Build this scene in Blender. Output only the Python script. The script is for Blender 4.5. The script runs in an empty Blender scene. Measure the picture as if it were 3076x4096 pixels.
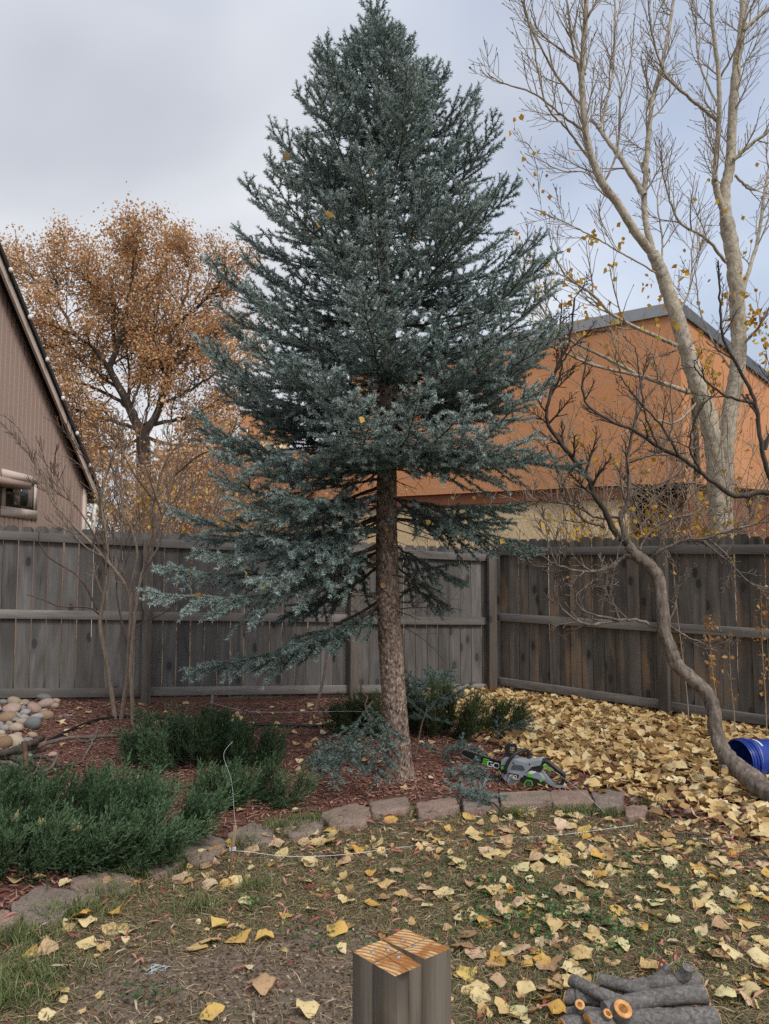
import bpy, math
import numpy as np
from mathutils import Matrix, Vector, Euler

# ------------------------------------------------------------------ camera, sky, sun, exposure
scene = bpy.context.scene
COL = scene.collection
F_PX, PITCH, EYE = 2900.0, math.radians(4.0), 1.6      # photo is 3076 x 4096 px
cam_d = bpy.data.cameras.new('camera')
cam_d.sensor_fit = 'VERTICAL'
cam_d.sensor_height = 36.0
cam_d.lens = 36.0 * F_PX / 4096.0
cam_d.clip_start = 0.05
cam_d.clip_end = 2000.0
cam = bpy.data.objects.new('camera', cam_d)
COL.objects.link(cam)
cam.location = (0, 0, EYE)
cam.rotation_euler = (math.radians(90) + PITCH, 0, 0)
scene.camera = cam

SUN_EL, SUN_AZ = math.radians(48), math.radians(142)   # behind the camera, to its right
world = bpy.data.worlds.new('World')
scene.world = world
world.use_nodes = True
wn, wl = world.node_tree.nodes, world.node_tree.links
wn.clear()
w_out = wn.new('ShaderNodeOutputWorld')
w_bg = wn.new('ShaderNodeBackground'); w_bg.inputs['Strength'].default_value = 0.10
w_sky = wn.new('ShaderNodeTexSky'); w_sky.sky_type = 'NISHITA'; w_sky.sun_disc = False
w_sky.sun_elevation = SUN_EL; w_sky.sun_rotation = SUN_AZ
w_tc = wn.new('ShaderNodeTexCoord')
w_sep = wn.new('ShaderNodeSeparateXYZ'); wl.new(w_tc.outputs['Generated'], w_sep.inputs[0])
def w_math(op, a, b=None):
    n = wn.new('ShaderNodeMath'); n.operation = op
    for i, v in enumerate((a, b)):
        if v is None: continue
        if isinstance(v, (int, float)): n.inputs[i].default_value = v
        else: wl.new(v, n.inputs[i])
    return n.outputs[0]
den = w_math('ADD', w_math('MAXIMUM', w_sep.outputs['Z'], 0.0), 0.35)
cx_ = w_math('DIVIDE', w_sep.outputs['X'], den); cy_ = w_math('DIVIDE', w_sep.outputs['Y'], den)
w_comb = wn.new('ShaderNodeCombineXYZ'); wl.new(cx_, w_comb.inputs[0]); wl.new(cy_, w_comb.inputs[1])
w_comb.inputs[2].default_value = 15.3
def w_noise(scale, detail, rough, dist=0.0):
    n = wn.new('ShaderNodeTexNoise'); n.inputs['Scale'].default_value = scale
    n.inputs['Detail'].default_value = detail; n.inputs['Roughness'].default_value = rough
    n.inputs['Distortion'].default_value = dist
    wl.new(w_comb.outputs[0], n.inputs['Vector']); return n.outputs['Fac']
def w_ramp(fac, stops):
    r = wn.new('ShaderNodeValToRGB'); wl.new(fac, r.inputs[0]); e = r.color_ramp.elements
    while len(e) < len(stops): e.new(0.5)
    for i, (p, c) in enumerate(stops): e[i].position = p; e[i].color = (*c, 1)
    return r.outputs['Color']
clouds = w_ramp(w_noise(1.45, 4.0, 0.45, 0.3),
                [(0.32, (2.85, 3.02, 3.40)), (0.44, (3.6, 3.75, 4.05)), (0.55, (4.35, 4.47, 4.72)), (0.64, (5.1, 5.2, 5.35))])
gaps = w_ramp(w_noise(0.9, 4.0, 0.5, 0.2), [(0.48, (1, 1, 1)), (0.68, (0.5, 0.5, 0.5))])
blue = wn.new('ShaderNodeMix'); blue.data_type = 'RGBA'; blue.blend_type = 'MULTIPLY'
blue.inputs['Factor'].default_value = 1.0
wl.new(w_sky.outputs[0], blue.inputs['A']); blue.inputs['B'].default_value = (1.1, 1.1, 1.1, 1)
w_mix = wn.new('ShaderNodeMix'); w_mix.data_type = 'RGBA'
wl.new(gaps, w_mix.inputs['Factor']); wl.new(blue.outputs['Result'], w_mix.inputs['A']); wl.new(clouds, w_mix.inputs['B'])
w_zen = w_math('ADD', w_math('MULTIPLY', w_math('MAXIMUM', w_sep.outputs['Z'], 0.0), 0.55), 0.85)   # overcast: brighter overhead
w_gr = wn.new('ShaderNodeVectorMath'); w_gr.operation = 'SCALE'; wl.new(w_mix.outputs['Result'], w_gr.inputs[0]); wl.new(w_zen, w_gr.inputs['Scale'])
wl.new(w_gr.outputs[0], w_bg.inputs['Color']); wl.new(w_bg.outputs[0], w_out.inputs[0])

sun_d = bpy.data.lights.new('sun', 'SUN'); sun_d.energy = 1.5; sun_d.angle = math.radians(18); sun_d.color = (1.0, 0.95, 0.88)
sun = bpy.data.objects.new('sun', sun_d); COL.objects.link(sun)
sd = Vector((math.sin(SUN_AZ) * math.cos(SUN_EL), math.cos(SUN_AZ) * math.cos(SUN_EL), math.sin(SUN_EL)))
sun.rotation_euler = sd.to_track_quat('Z', 'Y').to_euler()
sun.location = (0, 0, 20)
vs = scene.view_settings
vs.view_transform = 'Standard'; vs.look = 'None'; vs.exposure = 0.80; vs.gamma = 1.0; vs.use_curve_mapping = False
scene.cycles.max_bounces = 6; scene.cycles.diffuse_bounces = 3; scene.cycles.transparent_max_bounces = 8
scene.cycles.use_denoising = False        # keeps needle, twig and grass detail crisp

R = np.random.default_rng(11)
PI = math.pi

# ------------------------------------------------------------------ where a picture point lies in the yard
def ray(px, py):
    u, v = (px - 1538.0) / F_PX, (2048.0 - py) / F_PX
    return np.array([u, math.cos(PITCH) - v * math.sin(PITCH), math.sin(PITCH) + v * math.cos(PITCH)])
def W(px, py, Y):
    d = ray(px, py); return np.array([0, 0, EYE]) + d * (Y / d[1])
def PZ(px, py, z):
    d = ray(px, py); return np.array([0, 0, EYE]) + d * ((z - EYE) / d[2])
def sstep(a, b, x):
    t = np.clip((x - a) / (b - a), 0, 1); return t * t * (3 - 2 * t)
def gz(x, y):
    x = np.asarray(x, float); y = np.asarray(y, float)
    z = 0.17 * sstep(-1.0, -4.3, x) * sstep(3.5, 7.2, y)
    z = z + 0.012 * np.sin(1.7 * x + 0.6) * np.sin(1.9 * y) + 0.008 * np.sin(4.1 * x + 1.3 * y) + 0.006 * np.sin(5.3 * y - 2.2 * x)
    return z
def G(px, py):
    p = PZ(px, py, 0.0)
    for _ in range(4): p = PZ(px, py, float(gz(p[0], p[1])))
    return p

# ------------------------------------------------------------------ mesh helpers
def unit(a):
    a = np.asarray(a, float); n = np.linalg.norm(a, axis=-1, keepdims=True); return a / np.maximum(n, 1e-9)
class MB:
    """collects triangles and quads with a per-vertex random value; builds ONE mesh object"""
    def __init__(s): s.V = []; s.T = []; s.Q = []; s.R = []; s.n = 0; s.tm = []; s.qm = []
    def add(s, V, T=None, Q=None, rnd=0.5, m=0):
        V = np.asarray(V, float).reshape(-1, 3)
        if T is not None and len(T):
            T = np.asarray(T, int).reshape(-1, 3) + s.n; s.T.append(T); s.tm.append(np.full(len(T), m))
        if Q is not None and len(Q):
            Q = np.asarray(Q, int).reshape(-1, 4) + s.n; s.Q.append(Q); s.qm.append(np.full(len(Q), m))
        s.V.append(V); s.R.append(np.broadcast_to(np.asarray(rnd, float), (len(V),)).copy()); s.n += len(V)
    def box(s, x0, x1, y0, y1, z0, z1, rnd=0.5, m=0, M=None):
        V = np.array([[x, y, z] for z in (z0, z1) for y in (y0, y1) for x in (x0, x1)], float)
        if M is not None: V = V @ np.array(M)[:3, :3].T + np.array(M)[:3, 3]
        s.add(V, Q=[(0, 2, 3, 1), (4, 5, 7, 6), (0, 1, 5, 4), (2, 6, 7, 3), (0, 4, 6, 2), (1, 3, 7, 5)], rnd=rnd, m=m)
    def prism(s, poly, ext, rnd=0.5, m=0, m_top=None):
        """polygon (n x 3) pushed along ext"""
        P = np.asarray(poly, float); n = len(P); E = np.asarray(ext, float)
        s.add(np.vstack([P, P + E]), Q=[(i, (i + 1) % n, n + (i + 1) % n, n + i) for i in range(n)], rnd=rnd, m=m)
        c0 = P.mean(0); mt = m if m_top is None else m_top
        s.add(np.vstack([P, c0]), T=[((i + 1) % n, i, n) for i in range(n)], rnd=rnd, m=m)
        s.add(np.vstack([P + E, c0 + E]), T=[(i, (i + 1) % n, n) for i in range(n)], rnd=rnd, m=mt)
    def tube(s, pts, rad, sides=5, rnd=0.5, m=0, cap=True):
        P = np.asarray(pts, float); n = len(P); r = np.broadcast_to(np.asarray(rad, float), (n,))
        t = np.empty_like(P); t[1:-1] = P[2:] - P[:-2]; t[0] = P[1] - P[0]; t[-1] = P[-1] - P[-2]
        t = unit(t); mt = np.abs(t.mean(0)); ref = np.zeros(3); ref[int(np.argmin(mt))] = 1
        a = unit(np.cross(t, ref)); b = np.cross(t, a)
        ang = np.arange(sides) * 2 * PI / sides
        V = P[:, None] + r[:, None, None] * (np.cos(ang)[None, :, None] * a[:, None] + np.sin(ang)[None, :, None] * b[:, None])
        i = np.arange(n - 1)[:, None]; k = np.arange(sides)[None]; k2 = (k + 1) % sides
        Q = np.stack([i * sides + k, i * sides + k2, (i + 1) * sides + k2, (i + 1) * sides + k], -1).reshape(-1, 4)
        s.add(V.reshape(-1, 3), Q=Q, rnd=rnd, m=m)
        if cap:
            for row, fl in ((0, 1), (n - 1, 0)):
                s.add(np.vstack([V[row], P[row]]), T=[((j + fl) % sides, (j + 1 - fl) % sides, sides) for j in range(sides)], rnd=rnd, m=m)
    def barktube(s, pts, rad, sides, n, amp, rng, ridges=7):
        """tube with lengthwise bark ridges and knots"""
        P = spline(pts, n); r = np.interp(np.linspace(0, 1, n), np.linspace(0, 1, len(rad)), rad); k0 = s.n; s.tube(P, r, sides)
        V = s.V[-3]; C = np.repeat(P, sides, 0); th = np.tile(np.arange(sides) * 2 * PI / sides, n); u = np.repeat(np.linspace(0, 1, n), sides)
        f = np.zeros(len(V))
        for _ in range(14): f += np.sin(rng.integers(1, ridges * 2) * th + rng.uniform(6, 60) * u + rng.uniform(0, 6.28)) * rng.uniform(.3, 1)
        f = f / 4 + rng.normal(0, .35, len(V)); s.V[-3] = C + (V - C) * (1 + amp * f)[:, None]
    def build(s, name, mats, parent=None, smooth=False):
        me = bpy.data.meshes.new(name)
        V = np.vstack(s.V); T = np.vstack(s.T) if s.T else np.zeros((0, 3), int); Q = np.vstack(s.Q) if s.Q else np.zeros((0, 4), int)
        me.vertices.add(len(V)); me.vertices.foreach_set('co', V.astype(np.float32).ravel())
        me.loops.add(T.size + Q.size); me.loops.foreach_set('vertex_index', np.concatenate([T.ravel(), Q.ravel()]).astype(np.int32))
        me.polygons.add(len(T) + len(Q))
        st = np.concatenate([np.arange(len(T)) * 3, T.size + np.arange(len(Q)) * 4]).astype(np.int32)
        me.polygons.foreach_set('loop_start', st)
        mi = np.concatenate(([np.concatenate(s.tm)] if s.tm else []) + ([np.concatenate(s.qm)] if s.qm else [])).astype(np.int32)
        me.polygons.foreach_set('material_index', mi)
        if smooth: me.polygons.foreach_set('use_smooth', np.ones(len(T) + len(Q), bool))
        at = me.attributes.new('rnd', 'FLOAT', 'POINT'); at.data.foreach_set('value', np.concatenate(s.R).astype(np.float32))
        me.update(calc_edges=True)
        for mt in (mats if isinstance(mats, (list, tuple)) else [mats]): me.materials.append(mt)
        return link(name, me, parent)
def link(name, me, parent=None, loc=None):
    o = bpy.data.objects.new(name, me); COL.objects.link(o)
    if parent is not None:
        o.parent = parent
        if loc is None: o.matrix_parent_inverse = Matrix.LocRotScale(parent.location, parent.rotation_euler, None).inverted()
    if loc is not None: o.location = loc
    return o
def tag(o, label=None, cat=None, group=None, kind=None):
    for k, v in (('label', label), ('category', cat), ('group', group), ('kind', kind)):
        if v: o[k] = v
    return o
def thing(name, label, cat, loc=(0, 0, 0), group=None, rz=0.0):
    o = bpy.data.objects.new(name, None); COL.objects.link(o); o.empty_display_size = 0.1
    o.location = [float(v) for v in loc]; o.rotation_euler = (0, 0, rz)
    return tag(o, label, cat, group)
def spline(P, n):
    P = np.asarray(P, float); k = len(P)
    if k < 3: return P[0] + (P[-1] - P[0]) * np.linspace(0, 1, n)[:, None]
    Q = np.vstack([2 * P[0] - P[1], P, 2 * P[-1] - P[-2]])
    u = np.linspace(0, k - 1 - 1e-6, n); i = u.astype(int); t = (u - i)[:, None]
    a, b, c, d = Q[i], Q[i + 1], Q[i + 2], Q[i + 3]
    return 0.5 * (2 * b + (c - a) * t + (2 * a - 5 * b + 4 * c - d) * t ** 2 + (3 * b - a - 3 * c + d) * t ** 3)

# ------------------------------------------------------------------ procedural materials
class NM:
    def __init__(s, name):
        s.m = bpy.data.materials.new(name); s.m.use_nodes = True; s.t = s.m.node_tree; s.t.nodes.clear()
        s.out = s.n('ShaderNodeOutputMaterial')
    def n(s, t): return s.t.nodes.new(t)
    def l(s, a, b): s.t.links.new(a, b)
    def setv(s, sock, v):
        if hasattr(v, 'links') or hasattr(v, 'is_linked'): s.l(v, sock)
        elif isinstance(v, tuple) and len(v) == 3 and sock.type == 'RGBA': sock.default_value = (*v, 1)
        else: sock.default_value = v
    def coords(s, scale=(1, 1, 1), kind='Object', rand=True):
        tc = s.n('ShaderNodeTexCoord'); mp = s.n('ShaderNodeMapping'); mp.inputs['Scale'].default_value = scale
        s.l(tc.outputs[kind], mp.inputs['Vector'])
        if rand:
            oi = s.n('ShaderNodeObjectInfo'); mu = s.n('ShaderNodeVectorMath'); mu.operation = 'SCALE'
            mu.inputs[0].default_value = (37.0, 51.0, 23.0); s.l(oi.outputs['Random'], mu.inputs['Scale'])
            s.l(mu.outputs[0], mp.inputs['Location'])
        return mp.outputs[0]
    def noise(s, vec, scale, detail=4, rough=0.55, dist=0.0):
        n = s.n('ShaderNodeTexNoise'); s.l(vec, n.inputs['Vector'])
        for k, v in (('Scale', scale), ('Detail', detail), ('Roughness', rough), ('Distortion', dist)): n.inputs[k].default_value = v
        return n.outputs['Fac']
    def voro(s, vec, scale, feature='F1', out='Distance', rand=1.0):
        n = s.n('ShaderNodeTexVoronoi'); n.feature = feature; s.l(vec, n.inputs['Vector'])
        n.inputs['Scale'].default_value = scale; n.inputs['Randomness'].default_value = rand
        return n.outputs[out]
    def ramp(s, fac, stops, interp='LINEAR'):
        r = s.n('ShaderNodeValToRGB'); s.setv(r.inputs[0], fac); e = r.color_ramp.elements; r.color_ramp.interpolation = interp
        while len(e) < len(stops): e.new(0.5)
        for i, (p, c) in enumerate(stops):
            e[i].position = p; c = (c, c, c) if isinstance(c, (int, float)) else c; e[i].color = (*c, 1)
        return r.outputs['Color']
    def mix(s, f, a, b, blend='MIX'):
        m = s.n('ShaderNodeMix'); m.data_type = 'RGBA'; m.blend_type = blend
        s.setv(m.inputs['Factor'], f); s.setv(m.inputs['A'], a); s.setv(m.inputs['B'], b); return m.outputs['Result']
    def warp(s, vec, scale, amt):
        n = s.n('ShaderNodeTexNoise'); s.l(vec, n.inputs['Vector']); n.inputs['Scale'].default_value = scale
        m = s.n('ShaderNodeVectorMath'); m.operation = 'MULTIPLY_ADD'; s.l(n.outputs['Color'], m.inputs[0]); m.inputs[1].default_value = (amt,) * 3; s.l(vec, m.inputs[2]); return m.outputs[0]
    def math(s, op, a, b=0.0):
        m = s.n('ShaderNodeMath'); m.operation = op; s.setv(m.inputs[0], a); s.setv(m.inputs[1], b); return m.outputs[0]
    def attr(s, name='rnd'):
        a = s.n('ShaderNodeAttribute'); a.attribute_name = name; return a.outputs['Fac']
    def objrand(s): return s.n('ShaderNodeObjectInfo').outputs['Random']
    def bump(s, h, strength=0.5, dist=0.01):
        b = s.n('ShaderNodeBump'); b.inputs['Strength'].default_value = strength; b.inputs['Distance'].default_value = dist
        s.l(h, b.inputs['Height']); return b.outputs['Normal']
    def pbr(s, col, rough=0.8, normal=None, metal=0.0, spec=0.3):
        p = s.n('ShaderNodeBsdfPrincipled'); s.setv(p.inputs['Base Color'], col); s.setv(p.inputs['Roughness'], rough)
        p.inputs['Metallic'].default_value = metal; p.inputs['Specular IOR Level'].default_value = spec
        if normal is not None: s.l(normal, p.inputs['Normal'])
        s.l(p.outputs[0], s.out.inputs[0]); return s.m
    def leaf(s, col, trans=0.35, tcol=None):
        d = s.n('ShaderNodeBsdfDiffuse'); t = s.n('ShaderNodeBsdfTranslucent'); x = s.n('ShaderNodeMixShader')
        s.setv(d.inputs['Color'], col); s.setv(t.inputs['Color'], col if tcol is None else tcol); x.inputs[0].default_value = trans
        s.l(d.outputs[0], x.inputs[1]); s.l(t.outputs[0], x.inputs[2]); s.l(x.outputs[0], s.out.inputs[0]); return s.m
def ramp_mat(name, stops, by='rnd', rough=0.85, spec=0.2, nscale=None, leaf=None):
    k = NM(name); f = k.objrand() if by == 'obj' else k.attr(by)
    c = k.ramp(f, stops)
    if nscale:
        nz = k.noise(k.coords(rand=True), nscale, 3); c = k.mix(0.5, c, k.ramp(nz, [(0.3, 0.45), (0.7, 1.0)]), 'MULTIPLY')
    return k.leaf(c, leaf) if leaf else k.pbr(c, rough, spec=spec)
def plain(name, col, rough=0.5, var=0.12, scale=30, metal=0.0, spec=0.4, bump=0.0):
    k = NM(name); v = k.coords(rand=False); nz = k.noise(v, scale, 5, 0.6)
    a = tuple(min(1, c * (1 + var)) for c in col); b = tuple(c * (1 - var) for c in col)
    c = k.ramp(nz, [(0.3, b), (0.7, a)])
    nr = k.bump(nz, bump, 0.003) if bump else None
    return k.pbr(c, rough, nr, metal, spec)
def wood_mat(name, dark, mid, light, tint=None, tint_amt=0.35, knots=True, along='z', grain=70.0, knot_scale=3.6, fine=0.045):
    k = NM(name)
    def sc(a, b): return {'z': (a, a, b), 'x': (b, a, a), 'y': (a, b, a)}[along]
    v = k.coords(sc(1.0, fine)); g = k.noise(v, grain, 5, 0.65, 0.6)
    v2 = k.coords(sc(1.0, 0.12)); g2 = k.noise(v2, 9.0, 3, 0.5, 1.2)
    c = k.ramp(g, [(0.24, dark), (0.46, mid), (0.60, mid), (0.80, light)])
    c = k.mix(0.9, c, k.ramp(g2, [(0.3, 0.60), (0.7, 1.2)]), 'MULTIPLY')
    c = k.mix(1.0, c, k.ramp(k.objrand(), [(0.0, 0.62), (1.0, 1.15)]), 'MULTIPLY')
    if tint is not None:
        v3 = k.coords(sc(1.0, 0.16)); f = k.ramp(k.noise(v3, 5.0, 3, 0.5, 0.8), [(0.52, 0.0), (0.72, tint_amt)])
        c = k.mix(f, c, tint)
    if knots:
        sx = k.n('ShaderNodeSeparateXYZ'); k.l(k.coords(sc(1.0, 0.5)), sx.inputs[0]); cb = k.n('ShaderNodeCombineXYZ'); k.l(sx.outputs[0 if along != 'x' else 1], cb.inputs[0]); k.l(sx.outputs[{'z': 2, 'x': 0, 'y': 1}[along]], cb.inputs[1])
        vo = k.n('ShaderNodeTexVoronoi'); vo.voronoi_dimensions = '2D'; vo.inputs['Scale'].default_value = knot_scale; k.l(cb.outputs[0], vo.inputs['Vector']); d = vo.outputs['Distance']
        c = k.mix(k.ramp(d, [(0.075, 0.92), (0.11, 0.0)]), c, (0.012, 0.011, 0.010))
        c = k.mix(k.ramp(d, [(0.08, 0.55), (0.26, 0.0)]), c, dark)
    return k.pbr(c, 0.85, k.bump(g, 0.35, 0.002), spec=0.15)
def bark_mat(name, dark, mid, light, scale=40, stretch=0.25, bump=0.7, dist=0.004, vor=False):
    k = NM(name); v = k.coords((1, 1, stretch), rand=False)
    g = k.noise(v, scale, 6, 0.65, 0.5)
    if vor: g = k.mix(0.6, k.ramp(g, [(0.2, 0.0), (0.8, 1.0)]), k.voro(k.warp(k.coords((1, 1, 0.6), rand=False), 25, 0.03), scale * 2.5, 'F1', 'Color'))
    lg = k.noise(k.coords((1, 1, 0.6), rand=False), 3.5, 3)
    c = k.ramp(g, [(0.22, dark), (0.5, mid), (0.8, light)])
    c = k.mix(0.6, c, k.ramp(lg, [(0.3, 0.6), (0.7, 1.3)]), 'MULTIPLY')
    return k.pbr(c, 0.9, k.bump(g, bump, dist), spec=0.15)

# ------------------------------------------------------------------ plants: shared growth tools
def perp(d, rng):
    r = rng.normal(size=3); r -= d * (r @ d); return unit(r)
def grow(out, tips, p, d, L, r, lvl, rng, wob=0.10, up=0.05, ratio=0.55, kids=5, ang=(0.5, 0.9), rmin=0.0012, seg=None, start=0.25):
    n = max(4, min(12, int(L / (seg or 0.07)))); st = L / (n - 1)
    P = [np.asarray(p, float)]; d = unit(d)
    for _ in range(n - 1):
        d = unit(d + rng.normal(size=3) * wob + np.array([0, 0, up])); P.append(P[-1] + d * st)
    P = np.array(P); rad = np.maximum(r * np.linspace(1, 0.35, n), rmin); out.append((P, rad, lvl))
    tips.append((P[-1], d))
    if lvl > 0: spawn(out, tips, P, rad, L, lvl, rng, wob, up, ratio, kids, ang, rmin, seg, start)
def spawn(out, tips, P, rad, L, lvl, rng, wob=0.10, up=0.05, ratio=0.55, kids=5, ang=(0.5, 0.9), rmin=0.0012, seg=None, start=0.25):
    n = len(P)
    for j in range(kids):
        t = start + (1 - start) * (j + rng.random()) / kids; x = t * (n - 1); i = min(int(x), n - 2); f = x - i
        q = P[i] * (1 - f) + P[i + 1] * f; dd = unit(P[i + 1] - P[i]); a = rng.uniform(*ang)
        nd = dd * math.cos(a) + perp(dd, rng) * math.sin(a)
        l2 = L * ratio * (1.15 - 0.6 * t) * rng.uniform(0.7, 1.2); r2 = max(rmin, rad[i] * 0.6)
        grow(out, tips, q, nd, l2, r2, lvl - 1, rng, wob, up, ratio, max(2, kids - 1), ang, rmin, seg, start)
def wood(mb, out, base_sides=6, minr=0.0):
    for P, rad, lvl in out:
        s = 8 if rad[0] > 0.04 else (6 if rad[0] > 0.012 else (4 if rad[0] > 0.004 else 3))
        mb.tube(P, np.maximum(rad, minr), s, rnd=R.random(), cap=rad[0] > 0.006)
def needles(mb, P0, P1, per_m, ln, wd, ang, rng, rnd, upb=0.25):
    """thin pointed needles set all round the shoots P0->P1"""
    P0 = np.asarray(P0); P1 = np.asarray(P1); rnd = np.broadcast_to(rnd, (len(P0),))
    L = np.linalg.norm(P1 - P0, axis=1); k = np.maximum(1, (L * per_m + rng.random(len(L))).astype(int))
    idx = np.repeat(np.arange(len(L)), k); n = len(idx); ax = unit(P1 - P0)[idx]
    t = rng.random(n)[:, None]; b = P0[idx] + (P1 - P0)[idx] * t
    rv = rng.normal(size=(n, 3)); rv[:, 2] += upb; rv -= ax * (rv * ax).sum(1, keepdims=True); rv = unit(rv)
    a = rng.uniform(ang[0], ang[1], n)[:, None]; d = ax * np.cos(a) + rv * np.sin(a)
    l = rng.uniform(ln[0], ln[1], n)[:, None]; side = unit(np.cross(d, rng.normal(size=(n, 3)))) * (wd / 2)
    V = np.stack([b - side, b + side, b + d * l], 1).reshape(-1, 3)
    rr = np.repeat(np.clip(rnd[idx] + rng.normal(0, 0.10, n), 0, 1), 3)
    mb.add(V, T=np.arange(3 * n).reshape(-1, 3), rnd=rr)
def kites(mb, C, D, size, rng, rnd, wide=0.62, nrm=None):
    """many small folded leaves: one bent quad each"""
    C = np.asarray(C); n = len(C); D = unit(D); s = np.broadcast_to(size, (n,))[:, None]
    sd = unit(np.cross(D, rng.normal(size=(n, 3)))); up = np.cross(sd, D)
    V = np.stack([C, C + D * s * 0.4 + sd * s * wide / 2 + up * s * 0.12, C + D * s, C + D * s * 0.4 - sd * s * wide / 2 + up * s * 0.12], 1)
    i = np.arange(n)[:, None] * 4
    T = np.concatenate([i + np.array([0, 1, 2]), i + np.array([0, 2, 3])], 1).reshape(-1, 3)
    mb.add(V.reshape(-1, 3), T=T, rnd=np.repeat(rnd, 4))
# ------------------------------------------------------------------ ground
S = 3076.0 / 1661.0
def P16(pts): return [(x * S, y * S) for x, y in pts]
edge_px = [(-400, 2190), (-60, 2020), (60, 1962), (215, 1905), (335, 1862), (440, 1830), (540, 1798), (640, 1775), (745, 1758), (840, 1742), (950, 1742),
           (1030, 1735), (1130, 1718), (1230, 1718), (1310, 1722), (1370, 1750), (1480, 1775), (1800, 1800), (2300, 1830)]
EDGE = np.array([G(x * S, y * S)[:2] for x, y in edge_px])
def edge_y(x): return np.interp(x, EDGE[:, 0], EDGE[:, 1])
FL_A, FL_B = np.array([-3.98, 7.55]), np.array([1.40, 9.17])     # grey fence line
FR_A, FR_B = np.array([1.40, 9.17]), np.array([3.69, 6.95])      # brown fence line
def fence_y(x):
    x = np.asarray(x, float)
    a = FL_A[1] + (x - FL_A[0]) * (FL_B[1] - FL_A[1]) / (FL_B[0] - FL_A[0])
    b = FR_A[1] + (x - FR_A[0]) * (FR_B[1] - FR_A[1]) / (FR_B[0] - FR_A[0])
    return np.where(x < 1.4, a, b)

xs = np.concatenate([[-400, -150, -60, -25, -12], np.linspace(-8, 8, 161), [12, 25, 60, 150, 400]])
ys = np.concatenate([[-300, -80, -20, -5], np.linspace(0.5, 13, 126), [20, 40, 90, 200, 600]])
X, Y = np.meshgrid(xs, ys); nx = len(xs)
i, j = np.meshgrid(np.arange(len(ys) - 1), np.arange(nx - 1), indexing='ij')
quads = np.stack([i * nx + j, i * nx + j + 1, (i + 1) * nx + j + 1, (i + 1) * nx + j], -1).reshape(-1, 4)
def dirt_w(x, y):
    """how bare the lawn is: the worn patch in front of the sawn post"""
    c = G(1060, 3930); d = np.hypot((x - c[0]) / 0.72, (y - c[1]) / 0.50)
    d = d + 0.22 * np.sin(7 * x + 2 * y) + 0.15 * np.sin(11 * y - 5 * x)
    return 1 - sstep(0.55, 1.15, d)
k = NM('lawn_soil'); v = k.coords(rand=False)
n1 = k.noise(v, 2.2, 4, 0.6); n2 = k.noise(v, 60, 6, 0.7); n3 = k.noise(v, 190, 3, 0.6)
soil = k.ramp(n2, [(0.25, (0.085, 0.066, 0.050)), (0.5, (0.18, 0.142, 0.110)), (0.75, (0.29, 0.235, 0.19))])
grassy = k.ramp(n2, [(0.25, (0.060, 0.048, 0.028)), (0.5, (0.13, 0.105, 0.062)), (0.78, (0.22, 0.18, 0.11))])
c = k.mix(k.attr('rnd'), grassy, soil)
c = k.mix(0.5, c, k.ramp(n3, [(0.3, 0.6), (0.7, 1.25)]), 'MULTIPLY')
M_soil = k.pbr(c, 0.95, k.bump(k.noise(v, 60, 7, 0.75), 0.8, 0.010), spec=0.1)
gm = MB(); gm.add(np.stack([X, Y, gz(X, Y)], -1).reshape(-1, 3), Q=quads, rnd=dirt_w(X, Y).ravel())
ground = tag(gm.build('ground', M_soil, smooth=True), 'worn lawn soil with a bare dirt patch', 'ground', kind='structure')

k = NM('mulch_soil'); v = k.coords(rand=False)
n2 = k.noise(v, 55, 6, 0.7); n3 = k.voro(k.coords((1, 1.6, 1), rand=False), 70, out='Color')
c = k.ramp(n2, [(0.25, (0.060, 0.034, 0.026)), (0.5, (0.17, 0.085, 0.064)), (0.78, (0.31, 0.18, 0.135))])
c = k.mix(0.45, c, n3, 'OVERLAY')
M_mulch = k.pbr(c, 0.95, k.bump(n2, 1.0, 0.03), spec=0.1)
xs2 = np.linspace(-7, 5.4, 156); ys2 = np.linspace(2.6, 9.6, 90)
X, Y = np.meshgrid(xs2, ys2); nx = len(xs2)
i, j = np.meshgrid(np.arange(len(ys2) - 1), np.arange(nx - 1), indexing='ij')
quads = np.stack([i * nx + j, i * nx + j + 1, (i + 1) * nx + j + 1, (i + 1) * nx + j], -1).reshape(-1, 4)
xc, yc = X.ravel()[quads].mean(1), Y.ravel()[quads].mean(1)
ok = (yc > edge_y(xc) + 0.02) & (yc < fence_y(xc) + 0.35)
gm = MB(); gm.add(np.stack([X, Y, gz(X, Y) + 0.012], -1).reshape(-1, 3), Q=quads[ok])
tag(gm.build('mulch_bed', M_mulch, smooth=True), 'red-brown mulch bed between stone edging and fence', 'mulch bed', kind='structure')

# ------------------------------------------------------------------ fences
M_picket = wood_mat('weathered_grey_boards', (0.092, 0.086, 0.082), (0.165, 0.156, 0.149), (0.26, 0.247, 0.237), tint=(0.16, 0.125, 0.10), tint_amt=0.35, grain=48.0)
M_picket2 = wood_mat('weathered_brown_boards', (0.070, 0.063, 0.056), (0.148, 0.133, 0.119), (0.26, 0.236, 0.215), tint=(0.34, 0.21, 0.12), tint_amt=0.6, grain=48.0)
M_rail = wood_mat('weathered_rail', (0.13, 0.119, 0.110), (0.215, 0.198, 0.184), (0.31, 0.288, 0.268), knots=False, along='x')
M_post = wood_mat('weathered_post', (0.095, 0.082, 0.072), (0.175, 0.152, 0.133), (0.27, 0.24, 0.21), tint=(0.25, 0.17, 0.12), tint_amt=0.4)

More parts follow.
